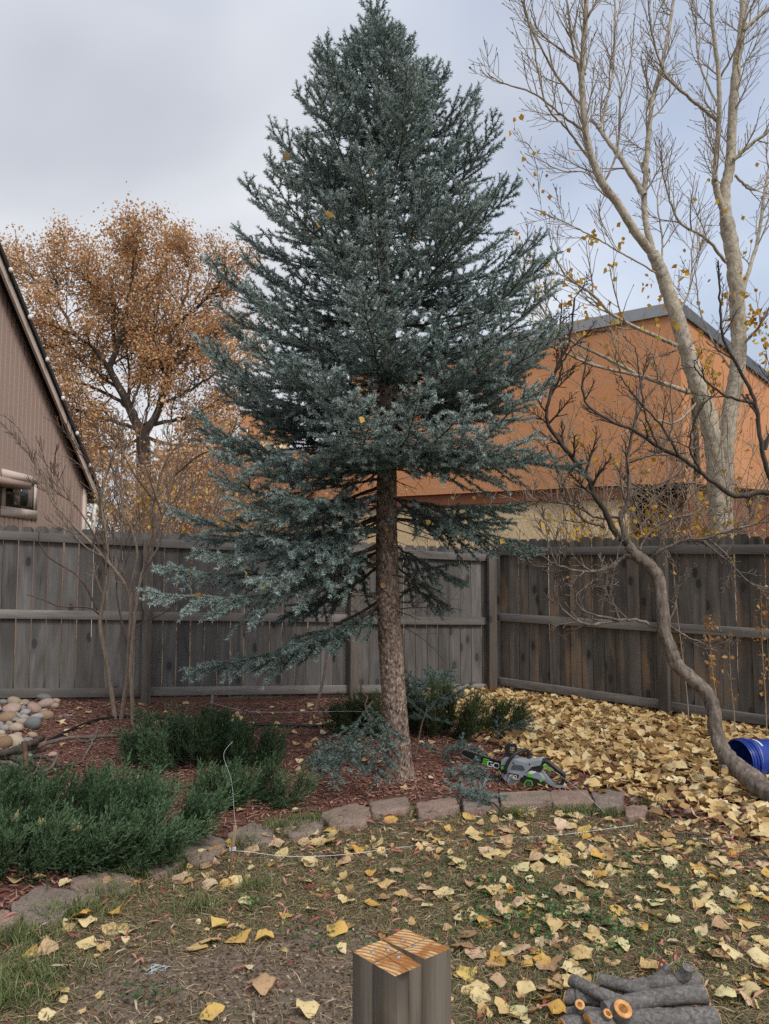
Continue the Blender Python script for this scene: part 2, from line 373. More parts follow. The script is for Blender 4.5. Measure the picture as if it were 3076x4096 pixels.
def picket_mesh(w, h, t=0.017, ear=0.028):
    mb = MB(); e = ear
    mb.prism([(0, 0, 0), (w, 0, 0), (w, 0, h - e * 1.1), (w - e, 0, h), (e, 0, h), (0, 0, h - e)], (0, t, 0))
    o = mb.build('picket', M_picket); me = o.data; bpy.data.objects.remove(o); return me
def fence(name, label, A, B, s0, s1, zA, zB, posts, mat, pw, gap, hh, seed):
    rng = np.random.default_rng(seed); L = np.linalg.norm(B - A); d = (B - A) / L; ang = math.atan2(d[1], d[0])
    nrm = np.array([d[1], -d[0]])                       # towards the yard
    zr = lambda s: zA + (zB - zA) * s / L               # bottom rail centre
    p0 = A + d * s0
    root = thing(name, label, 'fence', (p0[0], p0[1], float(gz(p0[0], p0[1]))))
    inv = Matrix.Translation(-root.location)
    meshes = []
    for q in range(7):
        me = picket_mesh(pw - gap * rng.uniform(0.5, 1.6), hh + rng.uniform(-0.012, 0.014)); me.materials.clear(); me.materials.append(mat); meshes.append(me)
    s = s0
    while s < s1:
        p = A + d * s; o = bpy.data.objects.new('picket', meshes[rng.integers(7)]); COL.objects.link(o); o.parent = root; o.matrix_parent_inverse = inv
        off_ = rng.uniform(0.0005, 0.006); o.location = (p[0] - nrm[0] * off_, p[1] - nrm[1] * off_, zr(s) - 0.075 + rng.normal(0, 0.007)); o.rotation_euler = (rng.normal(0, 0.003), rng.normal(0, 0.0025), ang)
        s += pw
    ends = [s0] + posts + [s1]
    for a, b in zip(ends[:-1], ends[1:]):
        if b - a < 0.15: continue
        for q, off in enumerate((0.0, 0.81, 1.61)):
            ja, jb = rng.normal(0, 0.006, 2); lap = 0.03
            pa, pb = A + d * (a - lap) + nrm * 0.001, A + d * (b + lap) + nrm * 0.001
            za, zb = zr(a) + off + ja, zr(b) + off + jb; LL = np.hypot(b - a + 2 * lap, zb - za)
            mb = MB(); mb.box(0, LL, -0.038, -0.001, -0.046, 0.046)
            o = mb.build('rail', M_rail, root); o.location = (pa[0], pa[1], za)
            o.rotation_euler = Euler((0, -math.atan2(zb - za, b - a), ang)); bev(o, 0.003)
    for s in posts:
        p = A + d * s + nrm * 0.002
        mb = MB(); z0 = float(gz(p[0], p[1])) - 0.05; mb.box(-0.052, 0.052, -0.115, -0.0395, 0, zr(s) + 1.64 - z0)
        o = mb.build('post', M_post, root); o.location = (p[0], p[1], z0); o.rotation_euler = (0, rng.normal(0, 0.006), ang); bev(o, 0.004)
    return root
def bev(o, w, seg=2):
    m = o.modifiers.new('bevel', 'BEVEL'); m.width = w; m.segments = seg; m.limit_method = 'ANGLE'; return o
fence('wooden_fence', 'long grey weathered board fence behind the spruce, light showing between its boards', FL_A, FL_B, -1.6, 5.62,
      0.268, 0.05, [-1.0, 1.46, 3.76, 5.52], M_picket, 0.1465, 0.0095, 1.80, 3)
fence('wooden_fence', 'darker brown-streaked board fence behind the crooked leaning tree', FR_A, FR_B, 0.06, 4.9,
      0.13, 0.11, [2.16, 4.5], M_picket2, 0.140, 0.0065, 1.83, 5)

# ------------------------------------------------------------------ brown house beyond the grey fence
M_siding = plain('brown_siding', (0.34, 0.25, 0.21), 0.8, 0.10, 25, spec=0.2, bump=0.15)
M_trim = plain('tan_trim_paint', (0.54, 0.45, 0.39), 0.7, 0.08, 20, spec=0.3)
M_groove = plain('dark_groove', (0.030, 0.022, 0.018), 0.9, 0.1)
M_roofblk = plain('black_shingle', (0.022, 0.020, 0.020), 0.9, 0.4, 60, bump=0.6)
M_glass = NM('window_glass').pbr((0.02, 0.022, 0.025), 0.06, spec=0.6)
M_white = plain('white_paint', (0.72, 0.72, 0.70), 0.5, 0.05)
M_dkframe = plain('dark_frame', (0.05, 0.045, 0.042), 0.5, 0.1)
HX = -5.8
rake = lambda y: 3.13 + (14.0 - y) * 0.8125
def rk(y): return rake(y) if y >= 9.4 else rake(9.4) - (9.4 - y) * 0.8125
hb = thing('brown_house', 'brown house with vertical board siding and a steep black roof edge', 'house', (HX - 3, 11.2, 0))
mb = MB()
mb.prism([(HX - 0.03, 8.4, 0), (HX - 0.03, 14.0, 0), (HX - 0.03, 14.0, rk(14)), (HX - 0.03, 9.4, rk(9.4)), (HX - 0.03, 8.4, rk(8.4))], (-6.5, 0, 0))
mb.build('wall', M_groove, hb)
y = 8.4
while y < 13.95:
    y2 = min(y + 0.114, 13.99); mb = MB()
    pts = [(HX, y, 0), (HX, y2, 0), (HX, y2, rk(y2) - 0.01)] + ([(HX, 9.4, rk(9.4) - 0.01)] if y < 9.4 < y2 else []) + [(HX, y, rk(y) - 0.01)]
    mb.prism(pts, (-0.029, 0, 0)); mb.build('siding_board', M_siding, hb); y += 0.140
roof = MB()
for (ya, yb) in ((8.1, 9.42), (9.38, 14.35)):
    roof.prism([(HX + 0.20, ya, rk(ya) + 0.02), (HX + 0.20, yb, rk(yb) + 0.02), (HX + 0.20, yb, rk(yb) + 0.13), (HX + 0.20, ya, rk(ya) + 0.13)], (-7.0, 0, 0))
ro = roof.build('roof', M_roofblk, hb)
mb = MB(); mb.prism([(HX + 0.165, 9.4, rk(9.4) - 0.16), (HX + 0.165, 14.30, rk(14.30) - 0.16), (HX + 0.165, 14.30, rk(14.30) + 0.015), (HX + 0.165, 9.4, rk(9.4) + 0.015)], (-0.04, 0, 0))
mb.build('rake_board', M_trim, hb)
mb = MB(); mb.box(HX + 0.001, HX + 0.03, 13.86, 14.02, 0.0, 3.02); mb.build('corner_board', M_trim, hb)
mb = MB(); mb.box(HX - 4, HX + 0.22, 14.34, 14.46, 2.78, 2.90); mb.build('gutter', plain('gutter_grey', (0.42, 0.44, 0.46), 0.4, 0.05), hb)
mb = MB(); mb.tube(spline([(HX + 0.13, 14.40, 2.79), (HX + 0.13, 14.30, 2.62), (HX + 0.12, 14.14, 2.50), (HX + 0.12, 14.13, 0.0)], 14), 0.042, 6); mb.build('downspout', M_white, hb)
wy0, wy1, wz0, wz1 = 10.92, 12.02, 2.36, 2.99
mb = MB(); mb.box(HX - 0.02, HX + 0.012, wy0 + .1, wy1 - .1, wz0 + .1, wz1 - .1); win = mb.build('window', M_dkframe, hb)
mb = MB(); mb.box(HX, HX + 0.018, wy0 + .16, 11.46, wz0 + .15, wz1 - .15); mb.build('pane', M_glass, win)
mb = MB(); mb.box(HX, HX + 0.018, 11.50, wy1 - .15, wz0 + .15, wz1 - .15); mb.build('pane', M_glass, win)
for a in ((wy0 - .02, wy1 + .02, wz1 - .1, wz1 + .03), (wy0 - .02, wy1 + .02, wz0 - .05, wz0 + .1), (wy1 - .1, wy1, wz0 + .1, wz1 - .1), (wy0, wy0 + .1, wz0 + .1, wz1 - .1)):
    mb = MB(); mb.box(HX + 0.001, HX + 0.022, a[0], a[1], a[2], a[3]); mb.build('window_trim', M_trim, win)
mb = MB(); mb.box(HX + 0.002, HX + 0.28, 10.3, 11.28, 2.74, 2.84); mb.build('ledge', M_siding, hb)
mb = MB(); mb.box(HX + 0.002, HX + 0.05, 10.62, 10.74, 0, 2.74); mb.build('trim_board', M_trim, hb)
sl = thing('string_lights', 'small white bulbs strung along the brown roof edge', 'string lights', (HX + 0.2, 12, rk(12)))
yy = np.linspace(9.6, 14.2, 60); mb = MB(); mb.tube(np.stack([np.full(60, HX + 0.212), yy, np.array([rk(a) for a in yy]) - 0.0 - 0.02 * np.abs(np.sin(yy * 6))], 1), 0.005, 4)
mb.build('wire', M_roofblk, sl)
def ball(mb, c, r, nu=8, nv=5, sq=(1, 1, 1), rnd=0.5, m=0, rot=None):
    V = [(0, 0, -1)]
    for a in range(1, nv):
        ph = -PI / 2 + PI * a / nv
        V += [(math.cos(ph) * math.cos(2 * PI * b / nu), math.cos(ph) * math.sin(2 * PI * b / nu), math.sin(ph)) for b in range(nu)]
    V.append((0, 0, 1)); V = np.array(V) * r * np.array(sq)
    if rot is not None: V = V @ np.array(rot).T
    T = [(0, 1 + (b + 1) % nu, 1 + b) for b in range(nu)]; n = len(V); o = n - 1 - nu
    T += [(n - 1, o + b, o + (b + 1) % nu) for b in range(nu)]
    Q = [(1 + a * nu + b, 1 + a * nu + (b + 1) % nu, 1 + (a + 1) * nu + (b + 1) % nu, 1 + (a + 1) * nu + b) for a in range(nv - 2) for b in range(nu)]
    mb.add(V + np.asarray(c), T=T, Q=Q, rnd=rnd, m=m)
for a in np.arange(9.9, 14.2, 0.62):
    mb = MB(); ball(mb, (HX + 0.235, a, rk(a) - 0.005), 0.034, sq=(1, 1, 1.2)); mb.build('bulb', M_white, sl, smooth=True)

# ------------------------------------------------------------------ orange stucco house behind the spruce
def stucco(name, c, sc=55, b=0.5):
    k = NM(name); v = k.coords(rand=False); n = k.noise(v, sc, 5, 0.65); l = k.noise(v, 0.9, 4, 0.6)
    cc = k.mix(0.5, k.ramp(n, [(0.3, tuple(x * 0.78 for x in c)), (0.7, tuple(x * 1.15 for x in c))]), k.ramp(l, [(0.3, 0.75), (0.7, 1.15)]), 'MULTIPLY')
    return k.pbr(cc, 0.95, k.bump(n, b, 0.015), spec=0.1)
M_orange = stucco('orange_stucco', (0.60, 0.285, 0.145)); M_tan = stucco('tan_stucco', (0.74, 0.57, 0.35), 30, 0.7)
M_coping = plain('grey_metal_coping', (0.30, 0.31, 0.33), 0.45, 0.06, 5, metal=0.3)
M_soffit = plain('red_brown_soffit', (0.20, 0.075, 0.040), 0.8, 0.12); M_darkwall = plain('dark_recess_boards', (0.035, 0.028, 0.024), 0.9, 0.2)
Cc = np.array([5.6, 13.5]); hd = np.array([-0.880, 0.4745]); hn = np.array([-0.4745, -0.880]); sdv = np.array([0.85, 0.53])
def hp(s, z, back=0.0): p = Cc + hd * s - hn * back; return (p[0], p[1], z)
oh = thing('orange_house', 'orange stucco house with grey metal roof edge behind the spruce', 'house', (*(Cc + hd * 5 - hn * 3), 0))
def slab(name, s0, s1, z0a, z1a, z0b, z1b, back, thick, mat, par=None):
    mb = MB(); mb.prism([hp(s0, z0a, back), hp(s0, z1a, back), hp(s1, z1b, back), hp(s1, z0b, back)], (-hn[0] * thick, -hn[1] * thick, 0)); return mb.build(name, mat, par or oh)
wf = slab('front_wall', 0, 7.32, 3.1, 6.33, 3.1, 6.05, 0, 4.0, M_orange)
wl_ = slab('low_wing_wall', 7.323, 11.5, 3.1, 4.3, 3.1, 4.3, 0.003, 4.0, M_orange)
cop = slab('roof_edge', -0.05, 7.36, 6.332, 6.56, 6.052, 6.28, -0.06, 4.1, M_coping)
slab('roof_edge', 7.38, 11.6, 4.302, 4.42, 4.302, 4.42, -0.05, 4.1, M_coping)
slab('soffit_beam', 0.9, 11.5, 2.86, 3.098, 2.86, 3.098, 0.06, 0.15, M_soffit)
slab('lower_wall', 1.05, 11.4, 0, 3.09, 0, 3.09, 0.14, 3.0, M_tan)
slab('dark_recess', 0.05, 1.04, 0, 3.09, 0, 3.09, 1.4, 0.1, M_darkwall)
mb = MB(); a, b = Cc, Cc + sdv * 7; sn = np.array([-sdv[1], sdv[0]])
mb.prism([(a[0] + .003, a[1], 3.1), (b[0], b[1], 3.1), (b[0], b[1], 3.95), (a[0] + .003, a[1], 6.32)], (sn[0] * 3, sn[1] * 3, 0)); mb.build('side_wall', M_orange, oh)
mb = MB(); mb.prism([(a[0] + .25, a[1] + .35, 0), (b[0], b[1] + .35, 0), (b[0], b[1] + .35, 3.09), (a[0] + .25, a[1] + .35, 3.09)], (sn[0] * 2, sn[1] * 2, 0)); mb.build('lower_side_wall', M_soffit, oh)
mb = MB(); mb.prism([(a[0], a[1], 6.33), (b[0], b[1], 3.96), (b[0], b[1], 4.16), (a[0], a[1], 6.55)], (sn[0] * 3, sn[1] * 3, 0)); e = np.array([sdv[1], -sdv[0]]) * 0.06
o = mb.build('roof_edge', plain('dark_metal_coping', (0.10, 0.11, 0.13), 0.45, 0.06, 5), oh); o.location = (o.location[0] + e[0], o.location[1] + e[1], 0.0)
mb = MB(); p = Cc + sdv * 0.35 + np.array([sdv[1], -sdv[0]]) * 0.05; mb.tube([(p[0], p[1], 3.2), (p[0], p[1], 5.7)], 0.05, 6); mb.build('downspout', M_dkframe, oh)
slab('skylight', 7.42, 8.55, 4.42, 4.62, 4.42, 4.50, 0.2, 1.0, plain('skylight_frame', (0.16, 0.17, 0.18), 0.4))
slab('gutter', 11.3, 11.75, 4.15, 4.40, 4.15, 4.40, -0.12, 0.12, M_coping)
# chimney with arched openings
ch = thing('stucco_chimney', 'tan stucco chimney with arched openings above the low orange wing', 'chimney', (W(1050, 1800, 19.2)[0], 19.2, 4.3))
x0, x1 = W(962, 1800, 19.2)[0], W(1150, 1800, 19.2)[0]; zc = 5.02; zt = W(1050, 1655, 19.2)[2]
mb = MB(); mb.box(x0 + 0.1, x1 - 0.1, 19.25, 20.4, 3.9, zc - 0.05); mb.build('stack', M_tan, ch)
mb = MB(); mb.box(x0 - 0.02, x1 + 0.02, 19.13, 20.5, zc - 0.049, zc + 0.03); mb.build('ledge', M_orange, ch)
mb = MB(); na = 3; wA = (x1 - x0) / na
for q in range(na):
    cxx = x0 + wA * (q + .5); r = wA * 0.34; th = np.linspace(PI, 0, 11)
    ax = np.concatenate([[cxx - wA / 2], cxx + r * np.cos(th), [cxx + wA / 2]]); az = np.concatenate([[zc + .03], zc + .05 + r * np.sin(th), [zc + .03]])
    ax[1], ax[-2] = cxx - r, cxx + r
    for a in range(len(ax) - 1):
        if ax[a + 1] - ax[a] < 1e-5: continue
        mb.prism([(ax[a], 19.2, az[a] if 0 < a else zc + .031), (ax[a + 1], 19.2, az[a + 1] if a + 1 < len(ax) - 1 else zc + .031), (ax[a + 1], 19.2, zt), (ax[a], 19.2, zt)], (0, 0.12, 0))
mb.box(x0, x1, 20.2, 20.35, zc + .03, zt); mb.box(x0 - .03, x1 + .03, 19.16, 20.4, zt + .001, zt + .06)
mb.build('arched_cap', M_orange, ch)
# ------------------------------------------------------------------ blue spruce
rng = np.random.default_rng(21)
M_spbark = bark_mat('spruce_bark', (0.060, 0.044, 0.037), (0.22, 0.155, 0.122), (0.43, 0.345, 0.29), 34, 0.55, 1.0, 0.010, vor=True)
M_twig = bark_mat('spruce_twig', (0.04, 0.028, 0.022), (0.085, 0.060, 0.045), (0.15, 0.11, 0.085), 60, 0.5)
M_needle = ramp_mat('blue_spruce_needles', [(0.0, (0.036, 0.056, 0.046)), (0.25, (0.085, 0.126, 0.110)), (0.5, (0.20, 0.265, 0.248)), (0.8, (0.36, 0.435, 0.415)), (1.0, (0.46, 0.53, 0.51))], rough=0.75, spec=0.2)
tp = [(1597, 3110, 5.50, .108), (1592, 3040, 5.50, .100), (1583, 2900, 5.50, .092), (1563, 2600, 5.50, .088), (1549, 2350, 5.5, .084), (1546, 2100, 5.5, .079),
      (1548, 1850, 5.5, .072), (1555, 1550, 5.5, .064), (1552, 1300, 5.5, .055), (1532, 900, 5.5, .040), (1505, 400, 5.5, .022), (1485, 60, 5.5, .011), (1478, -60, 5.5, .004)]
TP = np.array([W(a, b, c) for a, b, c, d in tp]); TR = np.array([d for *_, d in tp])
def trunk_at(z): return np.array([np.interp(z, TP[:, 2], TP[:, 0]), np.interp(z, TP[:, 2], TP[:, 1]), z])
spruce = thing('blue_spruce', 'tall blue spruce with bare scaly lower trunk in the mulch bed', 'tree', (TP[0][0], TP[0][1], 0))
nz, na = 320, 56
zz = np.concatenate([np.linspace(TP[0][2] - 0.06, 2.6, 240), np.linspace(2.62, TP[-1][2], nz - 240)])
th = np.arange(na) * 2 * PI / na; rr = np.interp(zz, TP[:, 2], TR)
lump = np.zeros((nz, na))
for _ in range(46):
    kz, kt, ph = rng.uniform(8, 120), rng.integers(1, 15), rng.uniform(0, 6.28); lump += np.sin(kz * zz[:, None] + kt * th[None] + ph) / 46 ** .5
cell = np.abs(rng.normal(size=(nz, na)))
rad = rr[:, None] * (1 + 0.030 * lump + 0.018 * cell)
flare = 1 + 0.35 * np.exp(-(zz - zz[0]) / 0.09)[:, None] * (0.6 + 0.4 * np.cos(5 * th + 1)[None])
cen = np.array([trunk_at(z) for z in zz])
V = np.stack([cen[:, 0, None] + rad * flare * np.cos(th), cen[:, 1, None] + rad * flare * np.sin(th), np.repeat(zz[:, None], na, 1)], -1).reshape(-1, 3)
i, j = np.meshgrid(np.arange(nz - 1), np.arange(na), indexing='ij'); j2 = (j + 1) % na
mb = MB(); mb.add(V, Q=np.stack([i * na + j, i * na + j2, (i + 1) * na + j2, (i + 1) * na + j], -1).reshape(-1, 4))
trunk = mb.build('trunk', M_spbark, spruce, smooth=False)
k = NM('fresh_cut_wood'); v = k.coords((1, 1, 1), rand=False); n = k.noise(v, 60, 3); M_cut = k.pbr(k.ramp(n, [(0.3, (0.42, 0.24, 0.10)), (0.7, (0.66, 0.44, 0.22))]), 0.8, spec=0.2)
def pip(px, py, r):                                  # sawn-off branch stubs on the trunk
    c = W(px, py, 5.5); t = trunk_at(c[2]); rr_ = np.interp(c[2], TP[:, 2], TR); dx = c[0] - t[0]
    d = np.array([dx, -math.sqrt(max(1e-4, rr_ ** 2 - dx ** 2)), 0.0]); u = unit(d); b = t + d
    mb = MB(); mb.tube([b - u * 0.02, b + u * 0.012, b + u * 0.016], [r * 1.35, r * 1.3, r * 0.9], 12, cap=False); st = mb.build('branch_stub', M_spbark, trunk)
    mb = MB(); mb.tube([b + u * 0.004, b + u * 0.0175], [r, r], 14); mb.build('cut_face', M_cut, trunk)
for a in ((1535, 2340, .021), (1513, 2388, .011), (1546, 2120, .013), (1573, 2178, .009), (1498, 2233, .013)): pip(*a)

STAT = []
def bough(base, tip, sag, lift, dens, seed, tone, fade=1.0, droop_side=0.0, bare=0.22, per=430, wood_r=None, root=None, names=('bough', 'needles'), flat=None):
    g = np.random.default_rng(seed); base = np.asarray(base, float); tip = np.asarray(tip, float); L = np.linalg.norm(tip - base)
    n = 14; t = np.linspace(0, 1, n)[:, None]
    A = base + (tip - base) * t; A[:, 2] += (-sag * 4 * (t * (1 - t))[:, 0] + lift * (t[:, 0] ** 3 - t[:, 0])) * L
    A += g.normal(size=(n, 3)) * 0.012 * np.sin(PI * t)
    r0 = wood_r or (0.005 + 0.006 * L); wmb = MB(); wmb.tube(A, np.linspace(r0, 0.0025, n), 6, cap=False)
    S0, S1, SR = [], [], []
    seglen = np.linalg.norm(np.diff(A, axis=0), axis=1); cum = np.concatenate([[0], np.cumsum(seglen)]); tot = cum[-1]
    def at(s):
        x = np.interp(s, cum, np.arange(n)); i = min(int(x), n - 2); return A[i] + (A[i + 1] - A[i]) * (x - i), unit(A[i + 1] - A[i])
    for i in range(n - 1):
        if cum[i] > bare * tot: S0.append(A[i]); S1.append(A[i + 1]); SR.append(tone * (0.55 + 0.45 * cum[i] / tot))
    tipd = unit(A[-1] - A[-2]); S0.append(A[-1]); S1.append(A[-1] + tipd * 0.05); SR.append(tone * 1.05)
    s = max(0.10, bare * tot); sgn = 1
    while s < tot * 0.985:
        q, d = at(s); sgn = -sgn; u = s / tot
        sl = (0.30 + 0.16 * L) * (1.02 - u) ** 0.75 * (0.55 + 0.45 * min(1, (u - bare * .4) / 0.25)) * g.uniform(0.72, 1.18) + 0.045
        hz = unit(np.cross(d, (0, 0, 1.0)) + 1e-6) if flat is None else flat
        a = g.uniform(0.72, 1.08); sd = d * math.cos(a) + sgn * hz * math.sin(a) + np.array([0, 0, g.normal(0.05, 0.24) - droop_side]); sd = unit(sd)
        m = 5; B = [q]
        for _ in range(m - 1):
            sd = unit(sd + d * 0.07 + g.normal(size=3) * 0.06 + np.array([0, 0, -0.04 * droop_side * 6 + 0.02])); B.append(B[-1] + sd * sl / (m - 1))
        B = np.array(B); wmb.tube(B, np.linspace(0.0034, 0.0016, m), 3, cap=False)
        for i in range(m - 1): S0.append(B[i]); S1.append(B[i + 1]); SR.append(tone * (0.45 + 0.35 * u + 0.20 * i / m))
        S0.append(B[-1]); S1.append(B[-1] + sd * 0.03); SR.append(tone * 1.1)
        k_ = int(sl / dens * 1.05); sg2 = 1
        for w in range(k_):
            tt = (w + 0.6) / (k_ + 0.4); x = tt * (m - 1); i = min(int(x), m - 2); q2 = B[i] + (B[i + 1] - B[i]) * (x - i); d2 = unit(B[i + 1] - B[i]); sg2 = -sg2
            h2 = unit(np.cross(d2, (0, 0, 1.0)) + 1e-6) if flat is None else unit(np.cross(d2, np.cross(flat, d)))
            a2 = g.uniform(0.6, 1.0); l2 = g.uniform(0.045, 0.10) * (1.1 - 0.45 * tt)
            e = unit(d2 * math.cos(a2) + sg2 * h2 * math.sin(a2) + np.array([0, 0, g.normal(0.20, 0.42) - droop_side * 1.3]))
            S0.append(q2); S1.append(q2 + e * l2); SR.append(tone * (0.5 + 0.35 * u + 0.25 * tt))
        s += dens * g.uniform(0.75, 1.25) * 0.62
    wo = wmb.build(names[0], M_twig, root or spruce)
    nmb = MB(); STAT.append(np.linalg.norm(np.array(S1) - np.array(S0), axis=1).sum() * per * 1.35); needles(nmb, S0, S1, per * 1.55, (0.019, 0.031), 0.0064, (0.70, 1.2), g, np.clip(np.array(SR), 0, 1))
    nmb.build(names[1], M_needle, wo); return wo
# low boughs one can tell apart: base height, tip in the picture, tip distance, sag, lift
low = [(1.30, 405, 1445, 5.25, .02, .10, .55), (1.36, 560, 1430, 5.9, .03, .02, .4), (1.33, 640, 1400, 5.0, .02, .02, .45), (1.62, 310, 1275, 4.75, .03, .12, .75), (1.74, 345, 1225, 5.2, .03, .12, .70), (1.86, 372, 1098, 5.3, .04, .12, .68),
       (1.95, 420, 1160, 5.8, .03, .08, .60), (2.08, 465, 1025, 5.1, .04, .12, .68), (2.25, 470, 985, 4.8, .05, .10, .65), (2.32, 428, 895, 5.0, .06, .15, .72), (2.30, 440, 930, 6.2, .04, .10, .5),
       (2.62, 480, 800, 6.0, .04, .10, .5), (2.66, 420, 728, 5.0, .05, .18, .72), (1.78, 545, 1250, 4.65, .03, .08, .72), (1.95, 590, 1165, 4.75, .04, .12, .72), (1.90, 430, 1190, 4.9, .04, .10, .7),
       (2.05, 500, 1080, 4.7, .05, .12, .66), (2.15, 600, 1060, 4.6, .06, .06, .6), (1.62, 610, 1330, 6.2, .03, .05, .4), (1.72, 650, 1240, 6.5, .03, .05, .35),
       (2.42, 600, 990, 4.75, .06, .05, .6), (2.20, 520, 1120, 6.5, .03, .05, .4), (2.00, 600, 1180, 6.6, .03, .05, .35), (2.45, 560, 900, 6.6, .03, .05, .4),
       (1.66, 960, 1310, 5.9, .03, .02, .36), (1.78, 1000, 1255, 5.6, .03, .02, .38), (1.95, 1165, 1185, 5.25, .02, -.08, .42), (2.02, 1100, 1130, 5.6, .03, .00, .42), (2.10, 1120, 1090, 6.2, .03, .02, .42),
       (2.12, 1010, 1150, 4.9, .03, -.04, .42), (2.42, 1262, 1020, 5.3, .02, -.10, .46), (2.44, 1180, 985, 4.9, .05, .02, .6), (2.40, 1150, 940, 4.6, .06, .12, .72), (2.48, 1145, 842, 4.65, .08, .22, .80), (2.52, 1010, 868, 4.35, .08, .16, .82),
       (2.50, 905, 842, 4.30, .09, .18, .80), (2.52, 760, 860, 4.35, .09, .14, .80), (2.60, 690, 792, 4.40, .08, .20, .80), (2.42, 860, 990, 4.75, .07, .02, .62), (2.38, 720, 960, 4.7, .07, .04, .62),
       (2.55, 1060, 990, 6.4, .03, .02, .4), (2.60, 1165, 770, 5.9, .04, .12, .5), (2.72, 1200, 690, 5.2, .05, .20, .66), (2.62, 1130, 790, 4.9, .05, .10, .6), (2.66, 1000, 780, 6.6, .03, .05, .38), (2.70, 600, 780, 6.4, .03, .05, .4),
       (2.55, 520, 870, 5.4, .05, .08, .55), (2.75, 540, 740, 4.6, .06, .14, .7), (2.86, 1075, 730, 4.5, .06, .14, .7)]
for q, (zb, tx, ty, tY, sag, lift, tone) in enumerate(low):
    b = trunk_at(zb); tip = W(tx * S, ty * S, tY)
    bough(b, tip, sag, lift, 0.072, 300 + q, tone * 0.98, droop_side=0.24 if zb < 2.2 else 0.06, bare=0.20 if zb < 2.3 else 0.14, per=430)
prof_z = [2.6, 3.2, 3.45, 3.95, 4.45, 4.75, 5.0, 5.2, 5.5, 5.7, 5.95]
prof_r = [1.36, 1.32, 1.40, 1.28, 1.12, 0.88, 0.78, 0.70, 0.55, 0.30, 0.10]
az = 0.4; q = 0; zb = 2.82
while zb < 5.78:
    up = np.clip((zb - 2.7) / 3.1, 0, 1)
    for w in range(6 if zb < 5.0 else 5):
        az += 2.39996 + rng.normal(0, 0.18); ext = rng.uniform(0.74, 1.08)
        rise = (0.10 + 0.62 * up) * rng.uniform(0.75, 1.25)
        r_ = np.interp(zb + 0.35 * rise * 1.6, prof_z, prof_r) * ext
        tip = trunk_at(zb) + np.array([math.cos(az) * r_, math.sin(az) * r_, r_ * rise]); front = math.sin(az)
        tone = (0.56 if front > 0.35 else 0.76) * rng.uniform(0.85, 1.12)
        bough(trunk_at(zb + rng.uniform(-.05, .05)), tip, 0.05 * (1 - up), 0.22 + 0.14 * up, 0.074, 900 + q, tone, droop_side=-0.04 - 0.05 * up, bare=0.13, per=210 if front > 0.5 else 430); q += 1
    zb += 0.165 if zb < 5 else 0.125
bough(trunk_at(5.55), trunk_at(5.96) + np.array([-.01, 0, .05]), 0, 0, 0.06, 77, 0.75, bare=0.0)
print('needles', sum(STAT))
# short dead twigs in the shaded inside, below the lowest green boughs
mb = MB(); out, tips = [], []
for q in range(60):
    z = rng.uniform(1.15, 3.2); a = rng.uniform(0, 2 * PI); b = trunk_at(z)
    grow(out, tips, b, (math.cos(a), math.sin(a), rng.uniform(-.35, .1)), rng.uniform(.25, .7), 0.005, 1, rng, 0.08, -0.02, 0.5, 5)
wood(mb, out); mb.build('dead_twigs', M_twig, spruce)

# cut boughs lying at the foot of the trunk and by the saw
def cut_bough(label, bpx, tpx, z0, z1, seed, tone=0.55, L=None, flat=None, Yb=None, Yt=None):
    b = G(*bpx) if Yb is None else W(*bpx, Yb); t = G(*tpx) if Yt is None else W(*tpx, Yt); b[2] += z0; t[2] += z1
    root = thing('cut_bough', label, 'cut bough', (b[0], b[1], 0.0), 'cut spruce boughs')
    root_in = bough(b, t, -0.05, -0.03, 0.06, seed, tone * 0.74, droop_side=0.10, bare=0.30, per=310, wood_r=0.008, root=root, names=('stem', 'needles'), flat=flat)
    return root
cut_bough('cut spruce bough propped against the trunk base, stems upward', (1490, 2930), (1330, 3125), .22, .03, 1, .52, Yb=5.32, Yt=4.95)
cut_bough('cut spruce bough lying flat, reaching from trunk toward the mulch', (1500, 3060), (1235, 3080), .10, .04, 2, .50)
cut_bough('cut spruce bough hanging over the front of the trunk base', (1440, 2860), (1510, 3120), .25, .02, 3, .48, Yb=5.3, Yt=4.98)
cut_bough('cut spruce bough sprawled behind the trunk over the juniper', (1660, 3060), (1760, 2850), .05, .42, 4, .42)
cut_bough('cut spruce bough between the trunk and the saw bar', (1690, 3060), (1900, 3040), .08, .08, 5, .42)
cut_bough('cut spruce bough tip pointing away past the saw guard', (1950, 2990), (2090, 2950), .05, .10, 6, .45)
cut_bough('cut spruce bough draped over the stone edging beside the saw', (2030, 3285), (1870, 3195), .03, .06, 7, .66)
cut_bough('small cut spruce bough lying against the saw bar tip', (1760, 3150), (1935, 3120), .02, .06, 8, .60)

